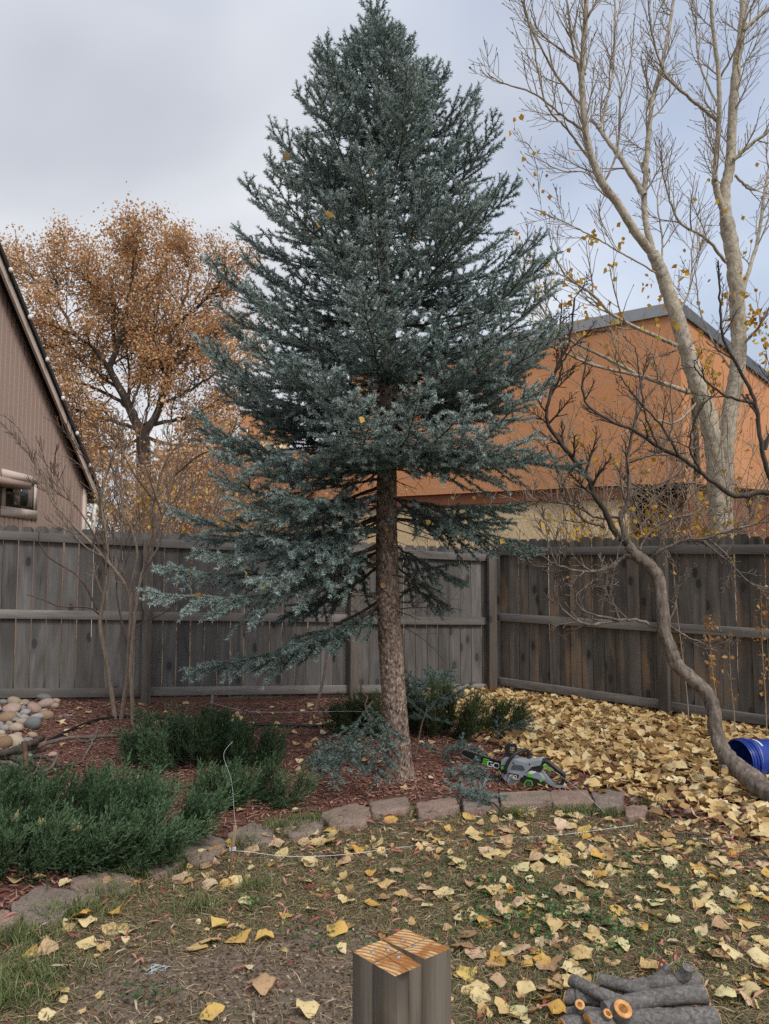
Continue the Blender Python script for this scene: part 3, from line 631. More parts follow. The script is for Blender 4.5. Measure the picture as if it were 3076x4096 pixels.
# ------------------------------------------------------------------ junipers
M_jun = ramp_mat('juniper_scales', [(0.0, (0.014, 0.027, 0.011)), (0.4, (0.031, 0.062, 0.027)), (0.75, (0.062, 0.112, 0.050)), (1.0, (0.125, 0.195, 0.105))], rough=0.7, spec=0.25)
M_junb = ramp_mat('juniper_scales_olive', [(0.0, (0.020, 0.030, 0.012)), (0.4, (0.048, 0.068, 0.026)), (0.75, (0.090, 0.116, 0.047)), (1.0, (0.15, 0.18, 0.085))], rough=0.7, spec=0.25)
def juniper(label, cx, cy, rx, ry, h, nstem, seed, mat, lean=(0, 0), per=620, plume=1.0):
    g = np.random.default_rng(seed); zb = float(gz(cx, cy)); root = thing('juniper_shrub', label, 'shrub', (cx, cy, zb))
    S0, S1, SR = [], [], []; wmb = MB()
    K = max(7, nstem // 11); cl_ = []
    for q in range(K):                                  # plumes: bunches of stems with gaps between them
        a = q * 2.39996 + g.normal(0, .2); u = math.sqrt((q + .5) / K); cl_.append((math.cos(a) * rx * u, math.sin(a) * ry * u, h * (1 - 0.60 * u ** 2) * g.uniform(0.70, 1.12), g.random(), u))
    for q in range(nstem):
        ex, ey, hh, ctone, u = cl_[q % K]; ex += g.normal(0, .055); ey += g.normal(0, .04); hh *= g.uniform(0.62, 1.05)
        b = np.array([cx + ex * 0.25, cy + ey * 0.25, zb]); t = np.array([cx + ex + lean[0] * g.random(), cy + ey + lean[1] * g.random(), zb + hh]); mid = (b + t) / 2 + np.array([ex * 0.22, ey * 0.22, -0.10 * h])
        t[2] += 0.05 * u; P = spline([b, mid, t], 8); wmb.tube(P, np.linspace(.006, .0018, 8), 3, cap=False); L = np.linalg.norm(t - b)
        tone = np.clip(0.08 + 0.30 * g.random() + 0.30 * ctone + 0.10 * u, 0, 1)
        for i in range(2, 7): S0.append(P[i]); S1.append(P[i + 1]); SR.append(tone)
        kk = int(10 + L * 22)
        for w in range(kk):
            x = g.uniform(1.6, 7); i = min(int(x), 6); q0 = P[i] + (P[i + 1] - P[i]) * (x - i); d = unit(P[i + 1] - P[i])
            aa = g.uniform(0.25, 0.62); e = unit(d * math.cos(aa) + perp(d, g) * math.sin(aa) + np.array([0, 0, 0.22])); ll = g.uniform(0.06, 0.16) * plume
            q1 = q0 + e * ll * .55; e2 = unit(e + d * 0.25 + g.normal(size=3) * .12); q2 = q1 + e2 * ll * .45
            S0 += [q0, q1]; S1 += [q1, q2]; tn = tone + 0.15 * (x / 7); SR += [tn, tn + 0.30]
            for z in range(3):
                p0 = q0 + (q2 - q0) * g.uniform(.25, .9); e3 = unit(e + perp(e, g) * 0.6); S0.append(p0); S1.append(p0 + e3 * ll * g.uniform(.25, .45)); SR.append(tn + 0.1)
    wo = wmb.build('stems', M_twig, root); mb = MB()
    needles(mb, S0, S1, per * 0.40, (0.010, 0.022), 0.0056, (0.20, 0.62), g, np.clip(np.array(SR), 0, 1), 0.1); mb.build('foliage', mat, root); return root
p = G(190, 3500); juniper('large spreading dark green juniper behind the stone edging', -2.08, 4.10, 1.14, 0.46, 0.34, 320, 41, M_jun, lean=(0.22, 0.10), per=560, plume=1.15)
p = G(800, 3080); juniper('low dark green juniper with plumes standing alone on the mulch', p[0], p[1] + .06, 0.60, 0.30, 0.42, 110, 42, M_jun, per=600)
p = G(1000, 3180); juniper('small trailing juniper spray at the foot of the larger junipers', -1.02, 4.88, 0.36, 0.16, 0.22, 40, 44, M_jun, lean=(0.15, 0.0), per=600)
p = G(1700, 2960); juniper('olive green juniper growing behind the spruce trunk', p[0] + .02, p[1] + .15, 0.92, 0.36, 0.46, 170, 43, M_junb, per=560)

# ------------------------------------------------------------------ bare trees and saplings
M_grey = bark_mat('grey_brown_bark', (0.040, 0.032, 0.027), (0.175, 0.142, 0.118), (0.36, 0.31, 0.27), 30, 0.25, 1.0, 0.014)
M_sap = bark_mat('sapling_bark', (0.11, 0.082, 0.064), (0.23, 0.18, 0.142), (0.36, 0.295, 0.24), 50, 0.25, 0.4)
M_sapred = bark_mat('sapling_twig_bark', (0.055, 0.035, 0.028), (0.12, 0.08, 0.062), (0.19, 0.135, 0.105), 50, 0.25, 0.4)
M_cotton = bark_mat('cottonwood_bark', (0.085, 0.068, 0.050), (0.40, 0.35, 0.275), (0.56, 0.505, 0.42), 22, 0.8, 0.9, 0.014)
M_ytwig = bark_mat('tan_twig_bark', (0.18, 0.14, 0.10), (0.34, 0.275, 0.205), (0.46, 0.39, 0.30), 50, 0.4, 0.3)
M_dark = bark_mat('dark_tree_bark', (0.030, 0.025, 0.022), (0.075, 0.062, 0.053), (0.14, 0.12, 0.105), 30, 0.3, 0.6)
M_brush = bark_mat('brush_bark', (0.11, 0.085, 0.066), (0.235, 0.185, 0.148), (0.36, 0.30, 0.25), 50, 0.4, 0.3)
M_yleaf = ramp_mat('yellow_leaves', [(0.0, (0.36, 0.18, 0.035)), (0.4, (0.56, 0.32, 0.05)), (0.75, (0.68, 0.42, 0.065)), (1.0, (0.52, 0.44, 0.08))], leaf=0.35)
M_oleaf = ramp_mat('orange_brown_leaves', [(0.0, (0.40, 0.21, 0.10)), (0.5, (0.60, 0.36, 0.185)), (1.0, (0.72, 0.50, 0.28))], leaf=0.35)
M_dleaf = ramp_mat('dead_brown_leaves', [(0.0, (0.22, 0.10, 0.035)), (0.5, (0.42, 0.22, 0.075)), (1.0, (0.58, 0.38, 0.15))], leaf=0.3)
def path(pts, Y0, Y1, n):
    return spline([W(x, y, Y0 + (Y1 - Y0) * i / max(1, len(pts) - 1)) for i, (x, y) in enumerate(pts)], n)
def leafset(mb, pts, n, spread, size, rng, dn=-0.5, rlo=0.0, rhi=1.0):
    pts = np.asarray(pts); c = pts[rng.integers(len(pts), size=n)] + rng.normal(size=(n, 3)) * spread
    D = rng.normal(size=(n, 3)); D[:, 2] += dn; kites(mb, c, D, rng.uniform(size[0], size[1], n), rng, rng.uniform(rlo, rhi, n), 0.8)

# crooked leaning tree
g = np.random.default_rng(61)
Yt = 5.45
root = thing('leaning_tree', 'crooked bare tree leaning over beside the blue bucket', 'tree', G(3000, 3130))
tr = [(3240, 3265), (3150, 3222), (3068, 3165), (2986, 3100), (2916, 3039), (2879, 2976), (2860, 2900), (2850, 2818), (2822, 2767), (2771, 2717), (2714, 2666), (2682, 2603), (2660, 2533), (2651, 2438), (2640, 2343), (2619, 2286), (2581, 2248), (2543, 2217), (2511, 2179)]
P = spline([W(x, y, [4.58, 4.72, 4.88, 5.03, 5.14, 5.22, 5.27, 5.31, 5.34][i] if i < 9 else 5.30 + 0.016 * (i - 5)) for i, (x, y) in enumerate(tr)], 70); P += g.normal(size=P.shape) * 0.0025
rad = np.interp(np.linspace(0, 1, 70), [0, .15, .3, .5, .75, .9, 1], [.085, .070, .050, .046, .046, .046, .036]) * (1 + 0.04 * g.normal(size=70))
mb = MB(); mb.barktube(P, rad, 26, 260, .075, g); mb.build('trunk', M_grey, root)
c = W(2898, 3085, 5.06); mb = MB(); mb.tube([c + (0.03, 0.06, 0.01), c], [.030, .026], 10); st = mb.build('branch_stub', M_grey, root); mb = MB(); mb.tube([c + (0.004, 0.01, 0), c - (0.002, 0.005, 0)], [.024, .022], 10); mb.build('cut_face', M_cut, st)
limbs = [([(2511, 2179), (2454, 2122), (2417, 2039), (2372, 1976), (2353, 1913), (2276, 1814), (2230, 1753), (2188, 1684), (2199, 1591), (2230, 1461), (2275, 1370), (2299, 1192)], .026, 5.6, 5.5),
         ([(2543, 2217), (2500, 2140), (2482, 2065), (2507, 2014), (2520, 1930), (2510, 1845), (2528, 1737), (2555, 1600), (2560, 1538), (2610, 1420)], .022, 5.6, 5.9),
         ([(2511, 1850), (2576, 1829), (2640, 1800), (2690, 1700), (2680, 1560), (2720, 1430)], .011, 5.8, 5.7),
         ([(2199, 1591), (2245, 1480), (2240, 1330), (2247, 1200)], .010, 5.55, 5.5), ([(2230, 1480), (2300, 1380), (2400, 1315)], .008, 5.5, 5.4),
         ([(2560, 2235), (2492, 2230), (2454, 2261), (2372, 2286), (2290, 2280), (2214, 2254), (2150, 2215), (2010, 2180)], .018, 5.6, 5.3),
         ([(2655, 2520), (2606, 2501), (2556, 2482), (2480, 2482), (2372, 2497), (2309, 2482), (2252, 2438), (2217, 2368), (2227, 2280), (2195, 2172), (2185, 2080)], .014, 5.5, 5.3),
         ([(2480, 2482), (2366, 2457), (2315, 2425), (2309, 2375), (2404, 2305), (2440, 2260)], .009, 5.42, 5.35), ([(2480, 2482), (2450, 2400), (2442, 2340), (2490, 2140), (2480, 2060)], .008, 5.42, 5.5),
         ([(2590, 2250), (2606, 2235), (2644, 2204), (2733, 2160), (2822, 2153), (2917, 2122), (3076, 2084), (3180, 2040)], .020, 5.6, 5.2),
         ([(2665, 2490), (2733, 2539), (2803, 2571), (2891, 2593), (2870, 2480)], .008, 5.5, 5.4), ([(2660, 2530), (2700, 2420), (2710, 2300), (2670, 2200)], .010, 5.5, 5.7),
         ([(2822, 2153), (2904, 2217), (2967, 2305), (3076, 2375), (3160, 2400)], .010, 5.4, 5.1), ([(2904, 2217), (2950, 2140), (3000, 2060), (2960, 1960)], .007, 5.35, 5.3),
         ([(2417, 2110), (2340, 2080), (2260, 2000), (2230, 1920)], .012, 5.6, 5.7), ([(2480, 2065), (2390, 2070), (2290, 2020), (2170, 2000), (2120, 1960)], .012, 5.6, 5.9),
         ([(2560, 2200), (2600, 2130), (2680, 2080), (2800, 2040), (2900, 1960)], .012, 5.7, 6.0), ([(2520, 1930), (2600, 1960), (2700, 1900), (2790, 1780)], .009, 5.85, 6.1), ([(2276, 1814), (2210, 1830), (2160, 1720)], .008, 5.55, 5.5)]
for q, (pp, r0, a, b) in enumerate(limbs):
    P = path(pp, a, b, 8 + 4 * len(pp)); P += g.normal(size=P.shape) * 0.003; rad = np.linspace(r0, max(.0035, r0 * 0.28), len(P)); out, tips = [(P, rad, 2)], []
    L = np.linalg.norm(np.diff(P, axis=0), axis=1).sum()
    spawn(out, tips, P, rad, min(L, 0.9), 2, g, wob=0.14, up=0.05, ratio=0.36, kids=int(6 + L * 4.5), rmin=0.0029, start=0.25)
    mb = MB(); wood(mb, out); mb.build('limb', M_grey if q not in (0, 3, 4) else M_dark, root, smooth=True)
# second bare tree reaching in from beyond the frame
root = thing('bare_tree', 'bare dark-branched tree reaching in over the brown fence', 'tree', (3.75, 5.4, 0)); mb = MB()
P = spline([(3.75, 5.4, -.03), (3.55, 5.35, .6), (3.50, 5.3, 1.2), (3.42, 5.3, 1.75), (3.45, 5.3, 2.3)], 30); mb.tube(P, np.linspace(.07, .04, 30), 10); mb.build('trunk', M_grey, root, smooth=True)
for pp, r0, a, b in [([(3330, 2020), (3076, 1968), (2937, 1983), (2806, 1891), (2722, 1829), (2629, 1783), (2537, 1722), (2445, 1683), (2353, 1622), (2330, 1538), (2350, 1420)], .022, 5.3, 5.0),
                     ([(3340, 1960), (3130, 1960), (3076, 1899), (3044, 1768), (3021, 1614), (2960, 1480), (2890, 1350), (2880, 1200), (2871, 1046)], .024, 5.3, 5.0),
                     ([(3021, 1614), (2900, 1580), (2800, 1500), (2775, 1440)], .012, 5.15, 5.0), ([(2722, 1829), (2640, 1700), (2520, 1560), (2480, 1500)], .011, 5.1, 5.0), ([(3060, 1800), (3120, 1600), (3080, 1500), (3160, 1400)], .014, 5.2, 5.2),
                     ([(2806, 1891), (2760, 1780), (2800, 1640), (2880, 1560)], .010, 5.1, 4.9), ([(2629, 1783), (2580, 1650), (2560, 1520), (2540, 1390)], .009, 5.05, 5.0)]:
    P = path(pp, a, b, 8 + 4 * len(pp)); P += g.normal(size=P.shape) * 0.003; rad = np.linspace(r0, max(.004, r0 * 0.25), len(P)); out, tips = [(P, rad, 2)], []
    L = np.linalg.norm(np.diff(P, axis=0), axis=1).sum(); spawn(out, tips, P, rad, min(L, 0.9), 2, g, wob=0.12, up=0.10, ratio=0.34, kids=int(4 + L * 2.5), rmin=0.0024, start=0.3)
    mb = MB(); wood(mb, out); mb.build('limb', M_dark, root, smooth=True)

# multi-stem sapling in front of the grey fence
g = np.random.default_rng(71)
root = thing('bare_sapling', 'bare many-stemmed sapling standing in the mulch by the river rocks', 'sapling', G(480, 2890)); Ys = 7.15
stems = [([(463, 2890), (430, 2662), (404, 2530), (402, 2463), (430, 2291), (424, 2132), (405, 2000), (440, 1850), (480, 1700)], .026, 7.15, 7.0), ([(483, 2884), (506, 2728), (516, 2596), (523, 2463), (516, 2371), (463, 2285), (371, 2179), (298, 2106), (252, 2053), (205, 2000), (180, 1900), (132, 1833), (84, 1725), (12, 1652)], .023, 7.15, 6.9),
         ([(533, 2935), (528, 2780), (523, 2662), (536, 2497), (563, 2318), (609, 2185), (649, 2066), (700, 1900), (720, 1750)], .022, 6.95, 7.0), ([(516, 2371), (549, 2218), (520, 2100), (490, 2033), (486, 1850), (492, 1640)], .014, 7.15, 7.1), ([(563, 2300), (640, 2170), (615, 2070), (616, 2000), (660, 1850), (735, 1740), (752, 1600)], .014, 7.1, 7.0),
         ([(402, 2460), (351, 2430), (238, 2424), (169, 2397), (106, 2377)], .010, 7.15, 6.8), ([(390, 2440), (318, 2311), (199, 2232), (159, 2172), (156, 2126)], .011, 7.15, 6.9), ([(540, 2510), (580, 2485), (650, 2455), (700, 2415)], .008, 7.1, 7.2), ([(516, 2600), (490, 2500), (466, 2350), (485, 2200), (480, 2080)], .011, 7.2, 7.4),
         ([(430, 2290), (380, 2150), (300, 2020), (220, 1960), (200, 1850)], .010, 7.15, 7.2), ([(371, 2179), (400, 2050), (380, 1900), (330, 1760), (320, 1640)], .010, 7.0, 7.1), ([(649, 2066), (600, 1920), (560, 1780), (580, 1640)], .009, 7.0, 7.2), ([(700, 1900), (800, 1820), (900, 1780), (940, 1700)], .010, 7.0, 7.1), ([(616, 2000), (540, 1900), (470, 1780), (400, 1700)], .009, 7.0, 7.1)]
for pp, r0, a, b in stems:
    P = path(pp, a, b, 6 + 4 * len(pp)); rad = np.linspace(r0, max(.004, r0 * .22), len(P)); out, tips = [(P, rad, 2)], []
    L = np.linalg.norm(np.diff(P, axis=0), axis=1).sum()
    if P[-1][2] > 1.9: spawn(out, tips, P, rad, min(L, 1.3), 2, g, wob=0.09, up=0.12, ratio=0.42, kids=int(4 + L * 2.4), ang=(.35, .75), rmin=0.0034, start=0.42)
    mb = MB(); wood(mb, out); mb.build('stem', M_sap if r0 > .0135 else M_sapred, root, smooth=True)
for lab, pps in (('thin pale sapling stem at the grey fence, partly hidden by low spruce boughs', [([(993, 2801), (1015, 2660), (1005, 2560), (1030, 2450), (1035, 2300), (1020, 2150)], .017), ([(1010, 2620), (960, 2500), (930, 2400), (880, 2260), (820, 2150)], .011)]),
                 ('leaning sapling stem with a bent foot beneath the spruce boughs', [([(1258, 2848), (1291, 2728), (1305, 2636), (1320, 2500), (1344, 2331), (1350, 2150)], .017), ([(1330, 2400), (1370, 2330), (1420, 2280)], .008)]),
                 ('pair of thin crossed sapling stems right of the spruce trunk by the grey fence', [([(1735, 2775), (1715, 2596), (1690, 2500), (1656, 2437), (1630, 2300)], .012), ([(1745, 2775), (1720, 2600), (1706, 2450), (1690, 2250)], .012)]),
                 ('tall straight pale sapling beside the corner fence post', [([(1845, 2765), (1854, 2563), (1874, 2364), (1887, 2265), (1900, 2185), (1930, 2080), (1990, 1960)], .015), ([(1887, 2265), (1820, 2215), (1790, 2150)], .006)])):
    root = thing('bare_sapling', lab, 'sapling', G(*pps[0][0][0]))
    for pp, r0 in pps:
        d = G(*pps[0][0][0])[1]; P = path(pp, d, d + .05, 24); out, tips = [(P, np.linspace(r0, max(.004, r0 * .4), 24), 1)], []
        spawn(out, tips, P, out[0][1], .5, 1, g, ratio=.4, kids=3, up=.1, rmin=.003, start=.5); mb = MB(); wood(mb, out); mb.build('stem', M_sap, root, smooth=True)

# cottonwoods behind the brown fence
def cottonwood(label, trunkpts, trr, Yc, limbs, seed, leafboxes, twig=3.0):
    g = np.random.default_rng(seed); b = W(*trunkpts[0], Yc); root = thing('cottonwood_tree', label, 'tree', (b[0], b[1], float(gz(b[0], b[1]))))
    tpz = [np.array([b[0], b[1], -0.1])] + [W(x, y, Yc) for x, y in trunkpts]; P = spline(tpz, 60); P += g.normal(size=P.shape) * .004
    mb = MB(); mb.barktube(P, np.interp(np.linspace(0, 1, 60), np.linspace(0, 1, len(trr)), trr), 22, 200, .05, g); mb.build('trunk', M_cotton, root)
    alltips = []; nb = MB()
    for pp, r0, r1, dY in limbs:
        P = path(pp, Yc, Yc + dY, 6 + 5 * len(pp)); P += g.normal(size=P.shape) * .004; rad = np.linspace(r0, r1, len(P)); mb = MB(); mb.tube(P, rad, 8 if r0 > .03 else 6); lo = mb.build('limb', M_cotton, root, smooth=True)
        L = np.linalg.norm(np.diff(P, axis=0), axis=1).sum(); out, tips = [], []
        spawn(out, tips, P, np.minimum(rad, .02), min(1.3, L), 2, g, wob=.09, up=.10, ratio=.56, kids=int(3 + L * twig), ang=(.4, .85), rmin=.0034, start=.18)
        mb = MB(); wood(mb, out); mb.build('twigs', M_ytwig, lo); alltips += [t[0] for t in tips]
        for t, d in tips[::2]: nb.tube([t, t + d * .018, t + d * .04], [.004, .006, .001], 3, cap=False)
    tag(nb.build('buds', M_dark, root), kind='stuff')
    T = np.array(alltips); lm = MB()
    for x0, x1, y0, y1, n in leafboxes:
        c = np.array([W(g.uniform(x0, x1), g.uniform(y0, y1), Yc + g.uniform(-.6, .8)) for _ in range(n)])
        idx = [np.argmin(((T - q) ** 2).sum(1)) for q in c]; c = 0.35 * c + 0.65 * T[idx]; D = g.normal(size=(n, 3)); D[:, 2] -= 1.0; kites(lm, c, D, g.uniform(.055, .095, n), g, g.random(n), .9)
    tag(lm.build('leaves', M_yleaf, root), kind='stuff'); return root
cottonwood('pale-barked cottonwood forking low beyond the brown fence, mostly bare', [(2868, 1960), (2837, 1691), (2776, 1499), (2714, 1292), (2653, 1110), (2610, 1010)], [.12, .115, .112, .105, .095, .085, .075], 9.5,
    [([(2612, 1015), (2538, 922), (2476, 822), (2414, 737), (2368, 637), (2345, 530), (2330, 384), (2326, 292), (2335, 180), (2342, 77), (2345, -60)], .062, .030, -.4), ([(2612, 1015), (2583, 883), (2578, 770), (2590, 600), (2602, 461), (2614, 384), (2645, 269), (2668, 154), (2695, 0), (2700, -60)], .045, .018, .5),
     ([(2578, 780), (2491, 645), (2414, 538), (2365, 476)], .040, .022, .6), ([(2390, 510), (2407, 492), (2440, 350), (2453, 269), (2460, 60), (2460, -60)], .022, .012, .9), ([(2322, 300), (2290, 180), (2280, 100), (2260, -40)], .022, .012, -.3), ([(2330, 430), (2230, 307), (2169, 200), (2107, 69), (2080, -20)], .020, .009, -.7),
     ([(2345, 300), (2300, 240), (2169, 140), (2120, 40)], .018, .008, -.2), ([(2340, 530), (2238, 453), (2138, 376), (2007, 330), (1946, 292)], .018, .006, -.8), ([(2372, 660), (2261, 507), (2184, 415), (2130, 154), (2092, 0)], .018, .008, -1.0), ([(2640, 1100), (2500, 1020), (2380, 950), (2260, 890), (2120, 830)], .012, .006, -.8), ([(2480, 850), (2360, 700), (2240, 680), (2100, 610)], .011, .005, -.5),
     ([(2714, 1384), (2590, 1330), (2453, 1261), (2368, 1177), (2261, 1100), (2200, 980)], .030, .010, -.7), ([(2752, 1568), (2568, 1507), (2353, 1453), (2130, 1346)], .032, .010, -.9), ([(2568, 1507), (2400, 1420), (2261, 1346), (2160, 1220), (2107, 1115), (2090, 960)], .026, .008, -.5), ([(2800, 1600), (2700, 1690), (2600, 1680), (2480, 1740)], .016, .007, -.6),
     ([(2700, 1280), (2760, 1150), (2770, 980), (2800, 830)], .016, .007, .6), ([(2640, 1100), (2650, 960), (2630, 800), (2660, 640)], .015, .007, .8), ([(2414, 740), (2470, 600), (2480, 420), (2520, 260), (2540, 60)], .016, .008, -.4), ([(2342, 77), (2400, -10), (2420, -60)], .014, .01, .2)],
    81, [(2120, 2480, 1000, 1330, 150), (2000, 2200, 480, 1000, 26), (2450, 2800, 980, 1350, 60), (2150, 2700, 1350, 1950, 60), (2350, 2600, 600, 950, 12)])
cottonwood('straight pale cottonwood trunk further along beyond the brown fence', [(2900, 2050), (2914, 1691), (2952, 1461), (2952, 1267), (2935, 1050), (2906, 883)], [.11, .105, .105, .10, .10, .098], 10.0,
    [([(2906, 890), (2898, 768), (2921, 653), (2929, 461), (2945, 269), (2967, 115), (2975, -60)], .085, .050, .3), ([(2900, 870), (2862, 740), (2860, 691), (2875, 499), (2875, 307), (2852, 115), (2840, -60)], .050, .022, -.3), ([(2868, 484), (2760, 392), (2668, 307), (2620, 180), (2599, 77), (2590, -60)], .026, .009, -.8),
     ([(2935, 640), (3000, 580), (3076, 522), (3160, 440)], .030, .015, -.2), ([(2940, 700), (3010, 760), (3100, 720)], .02, .01, .3), ([(2906, 1052), (2821, 952), (2714, 883), (2660, 730), (2640, 600)], .026, .008, -.7), ([(2975, 120), (3040, 60), (3120, 0)], .035, .02, 0), ([(2960, 1200), (3030, 960), (3060, 760), (3090, 600)], .03, .02, .8),
     ([(2875, 320), (2940, 200), (2990, 60), (3040, -40)], .016, .008, -.6), ([(2870, 420), (2800, 260), (2780, 100), (2750, -40)], .016, .008, .6), ([(2952, 1400), (3040, 1300), (3100, 1180)], .022, .012, -.5), ([(2940, 1500), (2860, 1380), (2800, 1240), (2780, 1080)], .016, .007, .5)],
    82, [(2800, 3076, 1150, 1500, 140), (2700, 3076, 650, 1100, 30), (2880, 3076, 1500, 1950, 70)])

# ------------------------------------------------------------------ orange-leaved tree behind the brown house
g = np.random.default_rng(91); Yo = 21.0
b = W(585, 2100, Yo); root = thing('autumn_tree', 'large tree with orange-brown autumn leaves rising behind the brown house', 'tree', (b[0], b[1], 0))
P = spline([(b[0], b[1], -.2), W(575, 1900, Yo), W(570, 1720, Yo)], 20); mb = MB(); mb.tube(P, np.linspace(.25, .19, 20), 10); mb.build('trunk', M_dark, root, smooth=True)
limbs = [([(570, 1740), (520, 1640), (470, 1540), (440, 1470), (470, 1380), (500, 1270), (525, 1130), (545, 1000)], .22), ([(575, 1740), (640, 1620), (665, 1500), (670, 1400), (700, 1300), (740, 1190), (770, 1080)], .19), ([(440, 1480), (380, 1400), (300, 1340), (200, 1300), (110, 1280)], .11), ([(660, 1470), (740, 1400), (800, 1380), (870, 1330)], .11), ([(470, 1400), (450, 1300), (455, 1200), (430, 1060)], .10),
         ([(500, 1270), (420, 1180), (330, 1110), (240, 1050)], .08), ([(300, 1340), (250, 1240), (180, 1150), (60, 1050)], .08), ([(700, 1300), (800, 1220), (880, 1130), (930, 1060)], .08), ([(580, 1700), (700, 1680), (820, 1640), (950, 1560)], .10), ([(560, 1720), (430, 1680), (300, 1640), (200, 1600)], .10), ([(540, 1650), (400, 1560), (280, 1520), (180, 1460)], .09), ([(665, 1500), (620, 1380), (630, 1250), (650, 1100)], .08), ([(640, 1620), (760, 1560), (880, 1470), (960, 1360)], .08),
         ([(520, 1640), (560, 1520), (570, 1400), (600, 1250)], .07), ([(575, 1740), (500, 1790), (380, 1790), (250, 1830)], .08), ([(580, 1750), (700, 1780), (820, 1790), (930, 1840)], .08), ([(575, 1735), (595, 1600), (590, 1480), (610, 1400)], .06), ([(570, 1780), (460, 1860), (340, 1900), (250, 1960)], .06), ([(580, 1790), (680, 1860), (780, 1900), (880, 1960)], .06), ([(770, 1080), (760, 1020), (740, 960)], .05), ([(545, 1010), (540, 970), (530, 935)], .05)]
allp = []
for pp, r0 in limbs:
    P = path(pp, Yo, Yo + g.uniform(-2.2, 2.2), 22); P += g.normal(size=P.shape) * .02; rad = np.linspace(r0 * .68, .022, 22); out, tips = [(P, rad, 3)], []
    L = np.linalg.norm(np.diff(P, axis=0), axis=1).sum(); spawn(out, tips, P, rad * .7, min(L, 4.6), 2, g, wob=.12, up=.05, ratio=.50, kids=10, ang=(.45, .95), rmin=.008, seg=.3, start=.15)
    mb = MB(); wood(mb, out); mb.build('limb', M_dark if r0 > .07 else M_grey, root); 
    for q, r_, lv in out[1:]:
        allp += list(q[len(q) // 3:])
allp = np.array(allp); mb = MB(); vox = np.floor(allp / .55).astype(int); _, inv_, cnt_ = np.unique(vox, axis=0, return_inverse=True, return_counts=True); pw_ = cnt_[inv_.ravel()] ** -.65; pw_ /= pw_.sum()
leafset(mb, allp[g.choice(len(allp), 30000, p=pw_)], 72000, .17, (.05, .10), g, -.4); tag(mb.build('leaves', M_oleaf, root), kind='stuff')

# ------------------------------------------------------------------ shrubs and undergrowth beyond the fences
def thicket(name, label, cx, cy, w, h, n, seed, leafn, lmat, lsize=(.04, .07), bark=None, r0=.012, lz=(0.2, 1.0), group=None, kids=5):
    g = np.random.default_rng(seed); root = thing(name, label, 'shrub', (cx, cy, 0), group); out, tips = [], []
    for q in range(n):
        a = g.uniform(0, 2 * PI); grow(out, tips, (cx + g.normal() * w * .18, cy + g.normal() * .15, 0), (math.cos(a) * w / h * .55, math.sin(a) * .35, 1), h * g.uniform(.6, 1.05), r0 * g.uniform(.6, 1.1), 2, g, .13, .03, .42, kids, (.35, .9), .0035, .22, .3)
    mb = MB(); wood(mb, out); mb.build('stems', bark or M_brush, root)
    if leafn:
        pts = np.array([p for q, r_, lv in out for p in q]); pts = pts[(pts[:, 2] > lz[0] * h) & (pts[:, 2] < lz[1] * h)]; lm = MB(); leafset(lm, pts, leafn, .06, lsize, g); tag(lm.build('leaves', lmat, root), kind='stuff')
    return root
thicket('bare_shrub', 'tangle of pale bare stems just past the brown house corner', -4.6, 14.2, 2.0, 4.2, 24, 101, 600, M_oleaf, (.05, .09), r0=.02)
thicket('bare_shrub', 'pale bare-stemmed bush beyond the grey fence with yellow leaves low down', -3.4, 12.4, 2.2, 3.6, 22, 102, 500, M_yleaf, (.05, .09), r0=.018, lz=(.3, .8))
thicket('bare_shrub', 'leafless bush with arching branches in front of the orange low wing', -2.5, 11.6, 1.8, 3.3, 20, 103, 300, M_oleaf, (.05, .09), r0=.018)
thicket('bare_shrub', 'dense brown-leaved bush low behind the grey fence', -3.0, 15.5, 3.0, 4.0, 18, 104, 3500, M_oleaf, (.06, .11), r0=.02, lz=(.15, 1.0))
thicket('bare_shrub', 'amber-leaved bush far behind the grey fence beside the autumn tree', -5.0, 18.0, 3.2, 5.2, 18, 105, 5000, M_oleaf, (.07, .13), r0=.03, lz=(.1, 1.0))
thicket('bare_shrub', 'thick twiggy bush full of small amber leaves beside the brown house downspout', -4.3, 16.2, 2.6, 4.8, 20, 111, 4200, M_oleaf, (.05, .10), r0=.02, lz=(.1, 1.0), kids=6)
thicket('bare_shrub', 'fine-twigged tan bush between the autumn tree and the chimney', -2.2, 14.5, 2.6, 4.0, 20, 112, 900, M_oleaf, (.05, .09), r0=.018, kids=6)
thicket('bare_shrub', 'grey-twigged bush in front of the tan stucco wall', 1.35, 10.6, 1.3, 2.6, 12, 106, 25, M_yleaf, r0=.013)
thicket('yellow_shrub', 'bright yellow-leaved shrub peeking over the brown fence', 3.35, 9.4, 1.2, 2.35, 16, 107, 560, M_yleaf, (.05, .085), r0=.012, lz=(.6, 1.0))
thicket('yellow_shrub', 'sparser yellow-leaved shrub next to the pale cottonwood trunk', 4.55, 9.3, 1.2, 2.5, 16, 108, 420, M_yleaf, (.05, .085), r0=.012, lz=(.6, 1.0))
thicket('bare_shrub', 'upright bare whips growing around the cottonwood trunks', 4.4, 10.4, 2.0, 5.0, 26, 109, 340, M_dleaf, (.05, .09), M_ytwig, .014)
thicket('bare_shrub', 'thin pale suckers in front of the orange wall by the cottonwood', 3.0, 10.4, 1.7, 4.2, 22, 110, 220, M_dleaf, (.05, .08), M_ytwig, .012, kids=5)
